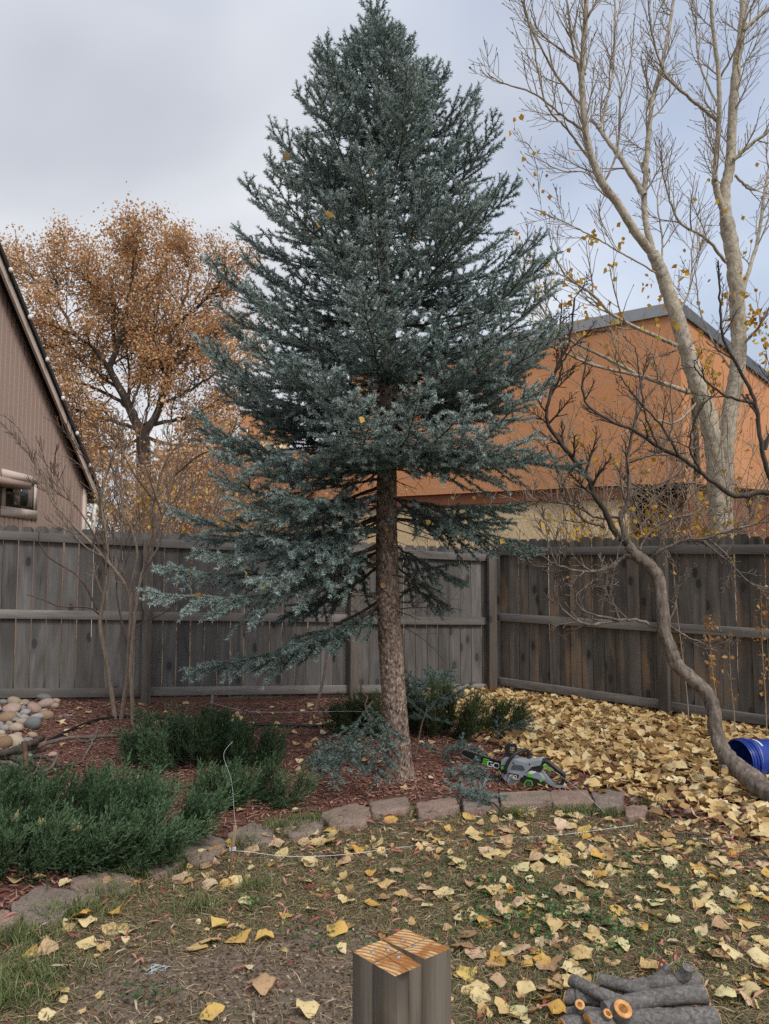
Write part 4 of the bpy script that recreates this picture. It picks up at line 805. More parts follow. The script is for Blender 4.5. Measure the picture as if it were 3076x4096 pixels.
# dry weeds along the brown fence
for q, (pp, lab) in enumerate([([(2755, 2860), (2740, 2700), (2715, 2500), (2695, 2290), (2690, 2240)], 'tall dry weed stalk with a bare tan stem beside the leaning trunk'), ([(2866, 2790), (2850, 2690), (2840, 2560), (2830, 2470)], 'dry weed stalk hung with curled rust leaves, between leaning tree and fence'),
                               ([(2938, 2860), (2925, 2740), (2918, 2600), (2915, 2540)], 'short dry weed stalk with sparse curled leaves along the brown fence'), ([(3066, 2890), (3060, 2760), (3050, 2600), (3046, 2440), (3040, 2330)], 'tall dry weed with many rust-coloured leaves along the brown fence')]):
    g = np.random.default_rng(120 + q); b0 = G(*pp[0]); Yw = min(b0[1], float(fence_y(b0[0])) - 0.15); P = path(pp, Yw, Yw - .02, 22); P[0][2] = float(gz(P[0][0], P[0][1])) - .01
    root = thing('dry_weed', lab, 'weed', P[0], 'dry weeds along the brown fence'); out, tips = [(P, np.linspace(.006, .002, 22), 1)], []
    spawn(out, tips, P, out[0][1], .5, 1, g, ratio=.22, kids=6, rmin=.0016, up=.08); mb = MB(); wood(mb, out); mb.build('stalk', M_ytwig, root)
    lm = MB(); leafset(lm, P[5:], (16, 90, 26, 80)[q], .025, (.02, .055), g, -1.2); lm.build('leaves', M_dleaf, root)
# ------------------------------------------------------------------ stone edging
def paver_mat():
    k = NM('concrete_edging'); v = k.coords(); n = k.noise(v, 70, 6, 0.75); l = k.noise(v, 7, 4)
    c = k.ramp(n, [(0.25, (0.12, 0.096, 0.085)), (0.5, (0.245, 0.198, 0.172)), (0.75, (0.38, 0.32, 0.285))])
    c = k.mix(0.7, c, k.ramp(k.objrand(), [(0.0, (0.72, 0.72, 0.74)), (0.5, (1.0, 0.92, 0.84)), (1.0, (1.1, 0.86, 0.78))]), 'MULTIPLY')
    c = k.mix(0.55, c, k.ramp(l, [(0.3, 0.62), (0.7, 1.2)]), 'MULTIPLY')
    return k.pbr(c, 0.95, k.bump(n, 0.8, 0.006), spec=0.1)
M_paver = paver_mat()
def rough_slab(name, poly, zt, h, mat, seed, parent=None, jit=0.006):
    """stone with chipped, uneven rim: rings of points round the outline"""
    g = np.random.default_rng(seed); P = np.asarray(poly, float); n = len(P); per = []
    for a in range(n):
        for t in np.linspace(0, 1, 8, endpoint=False): per.append(P[a] * (1 - t) + P[(a + 1) % n] * t)
    per = np.array(per); c = per.mean(0)
    per = c + (per - c) * 1.05
    for _ in range(1): per = 0.5 * per + 0.25 * (np.roll(per, 1, 0) + np.roll(per, -1, 0))
    per += g.normal(size=per.shape) * jit * 0.6; m = len(per); rings = []
    for f, dz in ((1.02, -h), (1.015, -h * .45), (1.0, -0.008), (0.982, -0.001), (0.95, 0.0), (0.6, 0.0), (0.3, 0.001)):
        q = c + (per - c) * f; z = np.full(m, zt + dz) + g.normal(size=m) * (0.0025 if dz > -.02 else .004); rings.append(np.column_stack([q + g.normal(size=q.shape) * .0015, z]))
    mb = MB(); V = np.vstack(rings + [np.array([[c[0], c[1], zt + .001]])]); Q = []; K = len(rings)
    for r in range(K - 1): Q += [(r * m + a, r * m + (a + 1) % m, (r + 1) * m + (a + 1) % m, (r + 1) * m + a) for a in range(m)]
    mb.add(V, T=[((K - 1) * m + a, (K - 1) * m + (a + 1) % m, K * m) for a in range(m)], Q=Q)
    o = mb.build(name, mat, parent); o.data.transform(Matrix.Translation((-c[0], -c[1], -zt))); o.location = (c[0], c[1], zt); return o
stones = [([(-40, 1990), (5, 1965), (52, 1975), (10, 2010), (-30, 2020)], 'edging stone partly hidden in grass at the end of the row past the big juniper'),
          ([(22, 1952), (85, 1906), (168, 1922), (135, 1972), (62, 1990)], 'large grey edging stone with a yellow leaf, under the big juniper'),
          ([(150, 1893), (225, 1866), (292, 1888), (280, 1910), (180, 1935)], 'reddish flat edging stone, second along from the grey leaf-topped one'),
          ([(285, 1866), (350, 1830), (402, 1850), (342, 1882)], 'grass-fringed grey edging stone between two reddish ones'),
          ([(383, 1830), (450, 1798), (492, 1815), (455, 1852), (410, 1856)], 'pinkish edging stone beside the wooden string stake'),
          ([(490, 1800), (545, 1773), (592, 1785), (582, 1814), (520, 1819)], 'edging stone just behind the wooden string stake'),
          ([(602, 1786), (650, 1764), (700, 1766), (690, 1790), (630, 1802)], 'edging stone overgrown by a green grass tuft'),
          ([(690, 1757), (760, 1732), (806, 1746), (786, 1776), (720, 1780)], 'pale edging stone between the grass tuft and the tree front'),
          ([(798, 1732), (878, 1722), (884, 1746), (806, 1756)], 'tilted pinkish edging stone in front of the spruce'),
          ([(900, 1737), (982, 1722), (990, 1745), (908, 1760)], 'edging stone showing a dark front face in front of the spruce'),
          ([(1000, 1728), (1070, 1714), (1078, 1738), (1004, 1750)], 'edging stone buried beneath the cut spruce bough'),
          ([(1080, 1708), (1182, 1704), (1192, 1727), (1084, 1732)], 'long edging stone directly in front of the chainsaw battery'),
          ([(1186, 1704), (1268, 1702), (1282, 1728), (1198, 1730)], 'edging stone in front of the chainsaw rear handle'),
          ([(1276, 1706), (1346, 1702), (1342, 1736), (1292, 1740)], 'last edging stone of the row, past the chainsaw handle'),
          ([(1350, 1742), (1395, 1740), (1402, 1760), (1355, 1764)], 'loose half-buried flat stone beyond the end of the edging row')]
for q, (pp, lab) in enumerate(stones):
    zt = 0.032 if q < 8 else (0.052 if q not in (8, 14) else 0.04)
    rough = [PZ(x * S, y * S, zt)[:2] for x, y in pp]; c = np.mean(rough, 0); zz_ = float(gz(c[0], c[1]))
    tag(rough_slab('edging_stone', rough, zt + zz_, 0.12, M_paver, 200 + q), lab, 'edging stone', 'stone edging of the bed')

# ------------------------------------------------------------------ river rocks
def rock_mat(name, stops, seed=0):
    k = NM(name); v = k.coords(); n = k.noise(v, 45, 6, 0.7); l = k.noise(v, 12, 3, .6, .6); c = k.ramp(k.objrand(), stops)
    c = k.mix(0.6, c, k.ramp(n, [(0.3, 0.5), (0.7, 1.1)]), 'MULTIPLY'); c = k.mix(0.8, c, k.ramp(l, [(0.35, 0.5), (0.65, 1.1)]), 'MULTIPLY')
    return k.pbr(c, 0.75, k.bump(n, 0.25, 0.004), spec=0.25)
rock_kinds = [('grey', rock_mat('grey_rock', [(0, (0.20, 0.20, 0.20)), (1, (0.40, 0.39, 0.37))])), ('pinkish', rock_mat('pink_rock', [(0, (0.34, 0.23, 0.19)), (1, (0.50, 0.37, 0.31))])),
              ('tan', rock_mat('tan_rock', [(0, (0.33, 0.26, 0.18)), (1, (0.50, 0.42, 0.32))])), ('rusty', rock_mat('rust_rock', [(0, (0.27, 0.17, 0.10)), (1, (0.38, 0.27, 0.18))]))]
rock_me = {}
for kn, m in rock_kinds:
    for q in range(4):
        g = np.random.default_rng(500 + q); mb = MB(); ball(mb, (0, 0, 0), 1.0, 14, 9)
        V = mb.V[0]; ph = g.uniform(0, 6, 6); f = 1 + .07 * np.sin(2.3 * V[:, 0] + ph[0]) + .06 * np.sin(2.9 * V[:, 1] + ph[1]) + .05 * np.sin(3.4 * V[:, 2] + ph[2]) + .04 * np.sin(4 * V[:, 0] * V[:, 1] + ph[3]); mb.V[0] = V * f[:, None]
        o = mb.build('river_rock', m, smooth=True); rock_me[kn, q] = o.data; bpy.data.objects.remove(o)
g = np.random.default_rng(33)
def rock(px, py, wpx, kind, lab, grp, lift=0.0, asp=.55):
    p = G(px, py); r = wpx / F_PX * p[1] / 2; o = bpy.data.objects.new('river_rock', rock_me[kind, g.integers(4)]); COL.objects.link(o)
    o.scale = (r, r * g.uniform(.65, .9), r * asp * g.uniform(.85, 1.1)); o.rotation_euler = (g.normal(0, .2), g.normal(0, .2), g.uniform(-.6, .6)); o.location = (p[0], p[1], p[2] + r * asp * .45 + lift); tag(o, lab, 'rock', grp); return o
kinds = ['grey', 'pinkish', 'tan', 'rusty']; placed = []
heap = [(15, 3000, 88, 'rusty'), (45, 2855, 76, 'pinkish'), (120, 2800, 70, 'tan'), (65, 2935, 75, 'tan'), (130, 2920, 80, 'grey'), (60, 2995, 90, 'tan'), (25, 2890, 75, 'rusty'), (180, 2835, 70, 'pinkish')]
for px, py, w, kn in heap: placed.append((px, py, w)); rock(px, py, w, kn, f'{"large " if w > 85 else ""}{kn} rounded river rock in the heap against the grey fence', 'river rocks heaped by the grey fence', 0.03)
tries = 0
while len(placed) < 120 and tries < 4000:
    tries += 1; py = g.uniform(2778, 3080); lim = np.interp(py, [2778, 2830, 2900, 2980, 3080], [215, 225, 170, 130, 95]); px = g.uniform(-170, lim); w = g.uniform(38, 72) * (0.85 + (py - 2780) / 900)
    if any(abs(px - a) < (w + c) * .30 and abs(py - b) < (w + c) * .17 for a, b, c in placed): continue
    placed.append((px, py, w)); kn = kinds[g.choice(4, p=[.36, .27, .27, .10])]
    rock(px, py, w, kn, f'{kn} rounded river rock in the heap against the grey fence', 'river rocks heaped by the grey fence', 0.02)
for px, py, w, kn, lab in ((372, 2972, 36, 'grey', 'single grey rock lying by the curved stick'), (182, 2985, 44, 'tan', 'tan rock beside the black hose end'), (205, 3025, 44, 'pinkish', 'pinkish rock beside the brush pile'), (2545, 3215, 54, 'pinkish', 'smooth pink rock at the end of the stone edging'), (2870, 3155, 74, 'tan', 'broad tan rock at the foot of the leaning trunk'),
                           (2775, 3115, 44, 'pinkish', 'small pink rock among yellow leaves near the leaning trunk'), (2940, 3200, 60, 'grey', 'grey rock pressed under the leaning trunk'), (2800, 3190, 50, 'grey', 'small grey rock among leaves in front of the leaning trunk'), (2880, 3225, 66, 'tan', 'tan rock in front of the leaning trunk base'),
                           (3000, 3250, 70, 'tan', 'rounded tan rock below the leaning trunk'), (2690, 3130, 42, 'grey', 'grey rock between the saw and the leaning trunk'), (2620, 3245, 46, 'grey', 'grey rock just past the pink one at the edging end'), (2760, 3260, 60, 'pinkish', 'pinkish flat rock at the lawn edge near the leaning tree')):
    rock(px, py, w, kn, lab, None, 0.0, .6)

# ------------------------------------------------------------------ sawn post in the foreground
def end_grain():
    k = NM('sawn_end_grain'); v = k.coords(); tc = k.n('ShaderNodeTexCoord'); mp = k.n('ShaderNodeMapping'); mp.inputs['Location'].default_value = (0.05, 0.09, 0); k.l(tc.outputs['Object'], mp.inputs['Vector'])
    w = k.n('ShaderNodeTexWave'); w.wave_type = 'RINGS'; w.rings_direction = 'Z'; w.inputs['Scale'].default_value = 30; w.inputs['Distortion'].default_value = 2.2; w.inputs['Detail'].default_value = 3; k.l(mp.outputs[0], w.inputs['Vector'])
    c = k.ramp(w.outputs['Fac'], [(0.15, (0.64, 0.45, 0.25)), (0.6, (0.54, 0.31, 0.13)), (0.95, (0.33, 0.155, 0.055))])
    st = k.ramp(k.noise(v, 16, 4, .6, .8), [(0.44, 0.0), (0.56, 0.85)]); c = k.mix(st, c, (0.30, 0.115, 0.030))
    c = k.mix(k.ramp(k.noise(v, 150, 4, .7), [(0.35, 0.35), (0.6, 0.0)]), c, (0.12, 0.05, 0.02))
    return k.pbr(c, 0.8, k.bump(w.outputs['Fac'], .4, .002), spec=.2)
M_end = end_grain(); M_psid = wood_mat('post_side_wood', (0.060, 0.050, 0.042), (0.17, 0.145, 0.118), (0.33, 0.285, 0.235), tint=(0.19, 0.135, 0.085), tint_amt=.5, grain=170.0, fine=.02, knot_scale=5.0)
def q7(x, y, z): return PZ(1300 + x * .3913, 3600 + y * .3913, z)
zp = 0.86
A0, A1, A2, A3 = q7(275, 530, zp), q7(720, 785, zp), q7(1010, 665, zp), q7(580, 403, zp)
B0, B1, B2, B3 = q7(582, 403, zp + .002), q7(820, 288, zp + .002), q7(1295, 495, zp + .014), q7(1022, 610, zp + .014)
pc = np.mean([A0, A1, B1, B2], 0); post = thing('sawn_post', 'weathered built-up wooden post with fresh-sawn orange top on bare soil', 'post', (pc[0], pc[1], 0))
lerp = lambda a, b, t: a + (b - a) * t
def timber(c4, top_mat=M_end):
    c4 = [np.array(p, float) for p in c4]; cen = np.mean(c4, 0); poly = [cen + (p - cen) * (1 - 0.0015 / np.linalg.norm((p - cen)[:2])) for p in c4]
    mb = MB(); bot = [np.array([p[0], p[1], -.05]) for p in poly]; V = np.array(bot + poly)
    mb.add(V, Q=[(0, 1, 5, 4), (1, 2, 6, 5), (2, 3, 7, 6), (3, 0, 4, 7)], m=0); mb.add(np.array(poly), Q=[(0, 1, 2, 3)], m=1)
    o = mb.build('timber', [M_psid, top_mat], post); cz = cen[2]; o.data.transform(Matrix.Translation((-cen[0], -cen[1], -cz))); o.location = (cen[0], cen[1], cz); return o
timber([A0, lerp(A0, A1, .49), lerp(A3, A2, .44), A3]); timber([lerp(A0, A1, .49), A1, lerp(A1, A2, .5), lerp(lerp(A0, A1, .49), lerp(A3, A2, .44), .5)])
timber([lerp(lerp(A0, A1, .49), lerp(A3, A2, .44), .5), lerp(A1, A2, .5), A2, lerp(A3, A2, .44)])
timber([B0, lerp(B0, B3, .5), lerp(B1, B2, .5), B1]); timber([lerp(B0, B3, .5), B3, B2, lerp(B1, B2, .5)])
M_nail = plain('galvanised_nail', (0.36, 0.37, 0.38), 0.45, .05, metal=.7)
for x, y, dz in ((790, 410, .004), (642, 504, .001), (487, 530, .001), (908, 480, .008), (750, 578, .001)):
    c = q7(x, y, zp + dz); mb = MB(); mb.tube([c + (0, 0, -.004), c + (0, 0, .0012), c + (0, 0, .0018)], [.0042, .0042, .0032], 12); mb.build('nail', M_nail, post)

# ------------------------------------------------------------------ chainsaw beside the spruce
TH = math.radians(24); SC = .349 / F_PX * 5.08; TL = math.tan(math.radians(16.5))
base = G(1780 + 1000 * .349, 2900 + 735 * .349)
def sw(x, y, w=0.0):
    """side view of the saw (measured) -> yard; w is depth away from the viewer"""
    u = (x - 1000) * SC / math.cos(TH); back = -u * math.sin(TH); z = (735 - y) * SC / math.cos(math.radians(15)) - back * TL
    return np.array([base[0] + u * math.cos(TH) + w * math.sin(TH), base[1] + back + w * math.cos(TH), base[2] + z + .004])
saw = thing('chainsaw', 'grey, black and green battery chainsaw lying behind the stone edging', 'chainsaw', base)
M_sgrey = plain('saw_grey_plastic', (0.27, 0.30, 0.325), .45, .06, 60); M_sblk = plain('saw_black_plastic', (0.018, 0.018, 0.019), .5, .15, 80); M_sgrn = plain('saw_green_plastic', (0.11, 0.46, 0.035), .4, .06)
M_bar = plain('saw_bar_black', (0.012, 0.012, 0.013), .35, .1); M_chain = plain('saw_chain_steel', (0.16, 0.16, 0.165), .4, .2, metal=.7); M_swht = plain('saw_white_print', (0.68, 0.70, 0.70), .5, .02); M_sdgrey = plain('saw_dark_grey', (0.085, 0.09, 0.095), .5, .08)
DV = np.array([math.sin(TH), math.cos(TH), 0])
def plate(name, pts, w0, th_, mat, par=None, bv=.004):
    mb = MB(); mb.prism([sw(x, y, w0) for x, y in pts][::-1], DV * th_); o = mb.build(name, mat, par or saw)
    if bv: bev(o, bv, 3)
    return o
barp = [(700, 462), (640, 452), (420, 380), (260, 328), (215, 322), (190, 338), (186, 358), (205, 378), (300, 428), (460, 492), (640, 556), (700, 560)]
bar = plate('guide_bar', barp, .052, .006, M_bar, bv=.001)
bp = spline([sw(x, y, .055) for x, y in barp], 90); mb = MB(); mb.tube(bp, .0042, 5)
for i in range(1, 89, 2):
    t = unit(bp[i + 1] - bp[i]); nrm = unit(np.cross(t, DV)); mb.box(-.005, .005, -.004, .004, 0, .0095, M=np.column_stack([np.vstack([t, DV, -nrm]).T, bp[i]]).tolist() + [[0, 0, 0, 1]])
mb.build('chain', M_chain, saw)
def bars_E(x, y, h, w, mat, par, w0, slx, sly):
    for r in range(3):
        y0 = y + r * h * .38; o = plate('letter_stroke', [(x + slx * (h - r * h * .38) / h * .0 + 6 - r * 6, y0), (x + w + 6 - r * 6, y0 + w * sly), (x + w - r * 6, y0 + h * .22 + w * sly), (x - r * 6, y0 + h * .22)], w0, .001, mat, par, 0)
bars_E(440, 412, 62, 66, M_sgrn, bar, .0508, .3, .26)
def letter(kind, x, y, h, w, mat, par, w0, sly, t=.2):
    """G and O drawn as slanted rounded rings"""
    th_ = np.linspace(0, 2 * PI, 33)[:-1] if kind == 'O' else np.linspace(-.62 * PI * .5, -2 * PI + .02, 30)
    pts = []
    for a in th_:
        ca, sa = math.cos(a), math.sin(a); ex = np.sign(ca) * abs(ca) ** .6; ey = np.sign(sa) * abs(sa) ** .6; pts.append((x + w / 2 + ex * w / 2 - ey * 5, y + h / 2 + ey * h / 2 + (w / 2 + ex * w / 2) * sly))
    mb = MB(); P = [sw(a, b, w0) for a, b in pts] + ([sw(*pts[0], w0)] if kind == 'O' else [sw(x + w * .55, y + h * .52 + w * .5 * sly, w0)]); r_ = h * t * .5 * SC
    ax = unit(sw(1, 0) - sw(0, 0)); 
    V = [];
    for i, p in enumerate(P):
        tt = unit((P[min(i + 1, len(P) - 1)] - P[max(i - 1, 0)])); nn = unit(np.cross(tt, DV)); V += [p + nn * r_, p - nn * r_]
    V = np.array(V); n = len(P); mb.add(np.vstack([V, V - DV * .001]), Q=[(2 * i, 2 * i + 1, 2 * i + 3, 2 * i + 2) for i in range(n - 1)] + [(2 * n + 2 * i, 2 * n + 2 * i + 2, 2 * n + 2 * i + 3, 2 * n + 2 * i + 1) for i in range(n - 1)])
    mb.build('letter', mat, par)
letter('G', 492, 446, 52, 58, M_swht, bar, .0505, .26); letter('O', 560, 464, 52, 60, M_swht, bar, .0505, .26)
for a in ([(348, 378), (353, 380), (349, 406), (344, 404)], [(358, 384), (374, 389), (373, 394), (357, 389)], [(357, 388), (362, 390), (358, 408), (353, 406)], [(358, 408), (371, 412), (374, 398), (378, 400), (374, 416), (357, 412)]): plate('mark', a, .0508, .001, M_sgrn, bar, 0)
plate('mark', [(346, 412), (356, 416), (354, 424), (372, 428), (372, 434), (342, 428)], .0508, .001, M_swht, bar, 0)
body = plate('housing', [(670, 420), (690, 398), (745, 396), (800, 412), (930, 452), (1040, 430), (1095, 425), (1105, 445), (1090, 480), (990, 500), (935, 560), (880, 640), (850, 690), (770, 690), (700, 640), (665, 600), (660, 470)], 0, .115, M_sgrey, bv=.008)
plate('lower_shell', [(760, 560), (870, 566), (868, 640), (900, 690), (760, 690), (725, 660)], -.006, .11, M_sgrey, bv=.005)
plate('base_foot', [(656, 560), (700, 560), (720, 640), (665, 648)], .01, .09, M_sblk)
plate('front_cover', [(668, 470), (730, 480), (735, 560), (664, 552)], -.012, .05, M_sblk)
plate('green_cap', [(664, 492), (682, 478), (706, 484), (716, 502), (706, 520), (668, 514)], -.016, .03, M_sgrn)
for r in range(6):
    y0 = 466 + r * 10.5; plate('vent_slot', [(790 - r * 4 + (12 if r == 0 else 0), y0), (905 + r * 6 - (r > 4) * 16, y0 + 18), (904 + r * 6 - (r > 4) * 16, y0 + 23), (789 - r * 4 + (12 if r == 0 else 0), y0 + 5)], -.0012, .003, M_sblk, body, 0)
for x, y in ((802, 450), (975, 468), (1170, 692), (1138, 474)): 
    mb = MB(); c = sw(x, y, 0); mb.tube([c - DV * (.002 if x != 1138 else .03), c + DV * .002], [.006 if x != 1138 else .008] * 2, 10); mb.build('screw', M_sblk if x != 1138 else M_sgrn, body)
lp = plate('logo_plate', [(748, 556), (862, 578), (858, 618), (748, 600)], -.0085, .003, M_sblk, None, .001)
bars_E(758, 574, 22, 18, M_swht, lp, -.0095, .2, .2); letter('G', 778, 578, 24, 26, M_swht, lp, -.0095, .2, .24); letter('O', 808, 584, 24, 28, M_swht, lp, -.0095, .2, .24)
mb = MB(); mb.tube(spline([sw(718, 560, -.02), sw(722, 510, -.025), sw(748, 440, -.022), sw(790, 375, -.012), sw(840, 340, .02), sw(890, 338, .07), sw(918, 362, .115), sw(922, 410, .13), sw(925, 465, .125)], 40), .0125, 10); mb.build('front_handle', M_sblk, saw, smooth=True)
# hand guard: frame with an open grid
gd = [(700, 265), (745, 246), (812, 252), (828, 290), (826, 350), (775, 390), (705, 385), (697, 330)]
hg = plate('hand_guard', [(697, 268), (722, 258), (722, 384), (700, 384)], .02, .10, M_sblk)
for a in ([(722, 250), (812, 250), (824, 285), (722, 282)], [(722, 362), (826, 355), (775, 391), (722, 388)], [(800, 280), (826, 285), (826, 356), (800, 360)], [(722, 282), (742, 282), (742, 364), (722, 364)]): plate('guard_frame', a, .03, .022, M_sblk, hg, .002)
for a in ([(742, 305), (800, 307), (800, 313), (742, 311)], [(742, 333), (800, 335), (800, 341), (742, 339)], [(760, 282), (766, 282), (766, 362), (760, 362)], [(780, 282), (786, 282), (786, 362), (780, 362)]): plate('guard_rib', a, .032, .014, M_sdgrey, hg, 0)
plate('rear_housing', [(1000, 490), (1095, 438), (1125, 445), (1105, 490), (1090, 560), (1040, 556), (980, 540)], .012, .085, M_sblk, bv=.005)
rhp = [(1100, 452), (1150, 462), (1210, 510), (1265, 560), (1308, 590), (1320, 625), (1312, 680), (1285, 712), (1235, 716)]
mb = MB(); mb.tube(spline([sw(x, y, .05) for x, y in rhp], 40), np.interp(np.linspace(0, 1, 40), [0, .5, .7, 1], [.019, .016, .013, .012]), 10); mb.build('rear_handle', M_sblk, saw, smooth=True)
plate('trigger', [(1102, 498), (1125, 490), (1196, 542), (1186, 568), (1165, 560), (1140, 528)], .042, .016, M_sgrn)
plate('rear_strut', [(1072, 556), (1108, 556), (1160, 640), (1190, 690), (1240, 712), (1320, 716), (1335, 738), (1240, 735), (1180, 712), (1145, 680)], .03, .04, M_sgrey, bv=.005)
plate('side_panel', [(920, 580), (960, 545), (1070, 560), (1110, 600), (1135, 650), (1050, 635), (960, 610)], -.010, .09, M_sgrey, bv=.006)
plate('latch_window', [(960, 562), (1010, 572), (1006, 608), (956, 596)], -.018, .01, M_sgrn, bv=.002); plate('latch_top', [(985, 540), (1045, 552), (1012, 571), (962, 560)], -.014, .02, M_swht, bv=.002)
bat = plate('battery', [(880, 610), (950, 598), (1060, 625), (1120, 650), (1150, 690), (1135, 716), (1060, 740), (985, 736), (910, 700), (872, 650)], -.016, .10, M_sblk, bv=.006)
hexr = [(948, 630), (1000, 640), (1018, 690), (985, 732), (930, 722), (912, 676)]; hc = np.mean(hexr, 0)
for a in range(6):
    p0, p1 = np.array(hexr[a]), np.array(hexr[(a + 1) % 6]); i0, i1 = hc + (p0 - hc) * .76, hc + (p1 - hc) * .76; plate('green_ring', [p0, p1, i1, i0], -.019, .004, M_sgrn, bat, 0)
mb = MB(); c = sw(*hc, -.0165); mb.tube([c - DV * .004, c + DV * .001], .014, 14); mb.build('hub', M_sdgrey, bat)
plate('green_tab', [(1078, 628), (1108, 622), (1112, 648), (1094, 660)], -.019, .01, M_sgrn, bat, .001)

# ------------------------------------------------------------------ blue bucket
M_blue = plain('blue_plastic', (0.012, 0.040, 0.26), .32, .05, 15, spec=.5)
bc = W(2952, 3030, 5.42); zb = float(gz(bc[0], bc[1])); ax = unit(np.array([.95, .26, -0.012])); 
bk = thing('blue_bucket', 'blue plastic bucket lying on its side behind the leaning trunk', 'bucket', (bc[0] + .2, bc[1], zb))
RB = .148; c0 = np.array([bc[0], bc[1], zb + RB + .012]); sidev = unit(np.cross(ax, (0, 0, 1))); upv = np.cross(sidev, ax)
def lathe(mb, prof, n=48, a0=0, a1=2 * PI, m=0):
    closed = abs(a1 - a0 - 2 * PI) < 1e-6; th = np.linspace(a0, a1, n + (0 if closed else 1), endpoint=not closed); K = len(th); V = []
    for s, r in prof: V += [c0 + ax * s + sidev * r * math.cos(t) + upv * r * math.sin(t) for t in th]
    Q = [(i * K + j, i * K + (j + 1) % K, (i + 1) * K + (j + 1) % K, (i + 1) * K + j) for i in range(len(prof) - 1) for j in range(K if closed else K - 1)]; mb.add(np.array(V), Q=Q, m=m)
mb = MB(); lathe(mb, [(.003, RB - .006), (0, RB - .003), (.003, RB), (.05, RB - .002), (.09, RB - .003), (.36, RB - .018), (.365, RB - .02), (.365, .001), (.36, .001), (.36, RB - .023), (.09, RB - .008), (.003, RB - .006)]); mb.build('shell', M_blue, bk, smooth=True)
for s, w in ((.012, .010), (.040, .007), (.066, .007)):
    mb = MB(); lathe(mb, [(s, RB - .003), (s, RB + .007), (s + w, RB + .007), (s + w, RB - .003)]); mb.build('ring', M_blue, bk)
mb = MB(); lathe(mb, [(.135, RB - .0052), (.135, RB - .0038), (.150, RB - .0045), (.150, RB - .006)], 30, PI * .30, PI * .86); mb.build('white_stripe', M_swht, bk)
for sg in (1, -1):
    c = c0 + ax * .075 + sidev * sg * (RB + .002); mb = MB(); mb.tube([c, c + sidev * sg * .012], .016, 12); mb.build('handle_lug', M_blue, bk)
th = np.linspace(0, PI, 30); Ph = np.array([c0 + ax * (.075 + .02 * math.sin(t)) + sidev * (RB + .012) * math.cos(t) - upv * (-(RB + .012)) * math.sin(t) * .995 for t in th]); mb = MB(); mb.tube(Ph, .002, 5); mb.build('wire_handle', M_nail, bk)

# ------------------------------------------------------------------ firewood in the corner of the lawn
M_log = bark_mat('log_bark', (0.050, 0.045, 0.042), (0.145, 0.135, 0.128), (0.30, 0.285, 0.275), 70, 1.0, .8, .006)
def log_end():
    k = NM('log_cut_wood'); v = k.coords(); n = k.noise(v, 40, 4, .6); c = k.ramp(n, [(0.3, (0.46, 0.20, 0.06)), (0.7, (0.68, 0.38, 0.15))]); return k.pbr(c, .8, k.bump(n, .3, .004), spec=.2)
M_lend = log_end(); k = NM('log_heart_wood'); M_lhrt = k.pbr(k.ramp(k.noise(k.coords(), 80, 4), [(0.3, (0.16, 0.055, 0.015)), (0.7, (0.34, 0.15, 0.05))]), .85)
def LP(x, y, z): return PZ(2150 + x * .4816, 3700 + y * .4816, z)
def log(label, a, b, r0, r1, za, zb_, seed, stubs=(), bend=.012, cut=(1, 1)):
    g = np.random.default_rng(seed); A = LP(*a, za); B = LP(*b, zb_); root = thing('firewood_log', label, 'log', ((A + B) / 2 * (1, 1, 0)), 'firewood logs piled on the lawn')
    t = np.linspace(0, 1, 26)[:, None]; P = A + (B - A) * t + np.sin(PI * t) * unit(np.cross(B - A, (0, 0, 1.))) * bend * g.normal() + g.normal(size=(26, 3)) * .0012; P[:, 2] += (bend * .5 * np.sin(PI * t * 1.3))[:, 0]
    mb = MB(); mb.tube(P, np.linspace(r0, r1, 26) * (1 + .018 * g.normal(size=26)), 14, cap=True); bk_ = mb.build('bark', M_log, root, smooth=True)
    for e, (p, q, r) in enumerate(((P[0], P[1], r0), (P[-1], P[-2], r1))):
        if not cut[e]: continue
        u = unit(p - q); mb = MB(); mb.tube([p - u * .003, p + u * .0022], [r * .97, r * .94], 14); ce = mb.build('cut_end', M_lend, root); mb = MB(); mb.tube([p, p + u * .0032], [r * .5, r * .46], 12); mb.build('heartwood', M_lhrt, ce)
    for (sx, sy, sz, tx, ty, tz, sr, fr) in stubs:
        s0, s1 = LP(sx, sy, sz), LP(tx, ty, tz); mb = MB(); pp = spline([s0, (s0 + s1) / 2 + g.normal(size=3) * .004, s1], 8); mb.tube(pp, np.linspace(sr * 1.25, sr, 8), 10); st = mb.build('branch_stub', M_log, root, smooth=True)
        if fr: u = unit(pp[-1] - pp[-2]); mb = MB(); mb.tube([pp[-1] - u * .002, pp[-1] + u * .0025], [sr * .98, sr * .95], 14); ce = mb.build('cut_end', M_lend, root); mb = MB(); mb.tube([pp[-1], pp[-1] + u * .0035], [sr * .55, sr * .5], 12); mb.build('heartwood', M_lhrt, ce)
    return root
log('forked firewood log with two upturned stubs at the back of the pile', (730, 520), (1350, 450), .024, .027, .03, .035, 1, [(985, 440, .04, 1085, 335, .085, .014, 0), (1180, 440, .05, 1250, 350, .10, .020, 0)])
log('straight firewood log with peeling bark at the back of the pile', (505, 455), (1040, 610), .024, .021, .06, .05, 2, cut=(0, 0))
log('firewood log with a split ragged end resting across the pile', (285, 455), (800, 660), .021, .024, .07, .06, 3, cut=(1, 0))
log('short dark firewood log half under the pile', (232, 605), (600, 650), .024, .024, .03, .03, 4)
log('thick firewood log with an orange cut end lying across the others', (560, 705), (1395, 560), .026, .031, .08, .085, 5, cut=(0, 1))
log('long firewood log along the front with three round orange saw cuts', (420, 830), (1470, 765), .040, .038, .04, .04, 6, [(700, 760, .06, 710, 697, .105, .032, 1), (590, 790, .05, 585, 738, .088, .017, 1)])
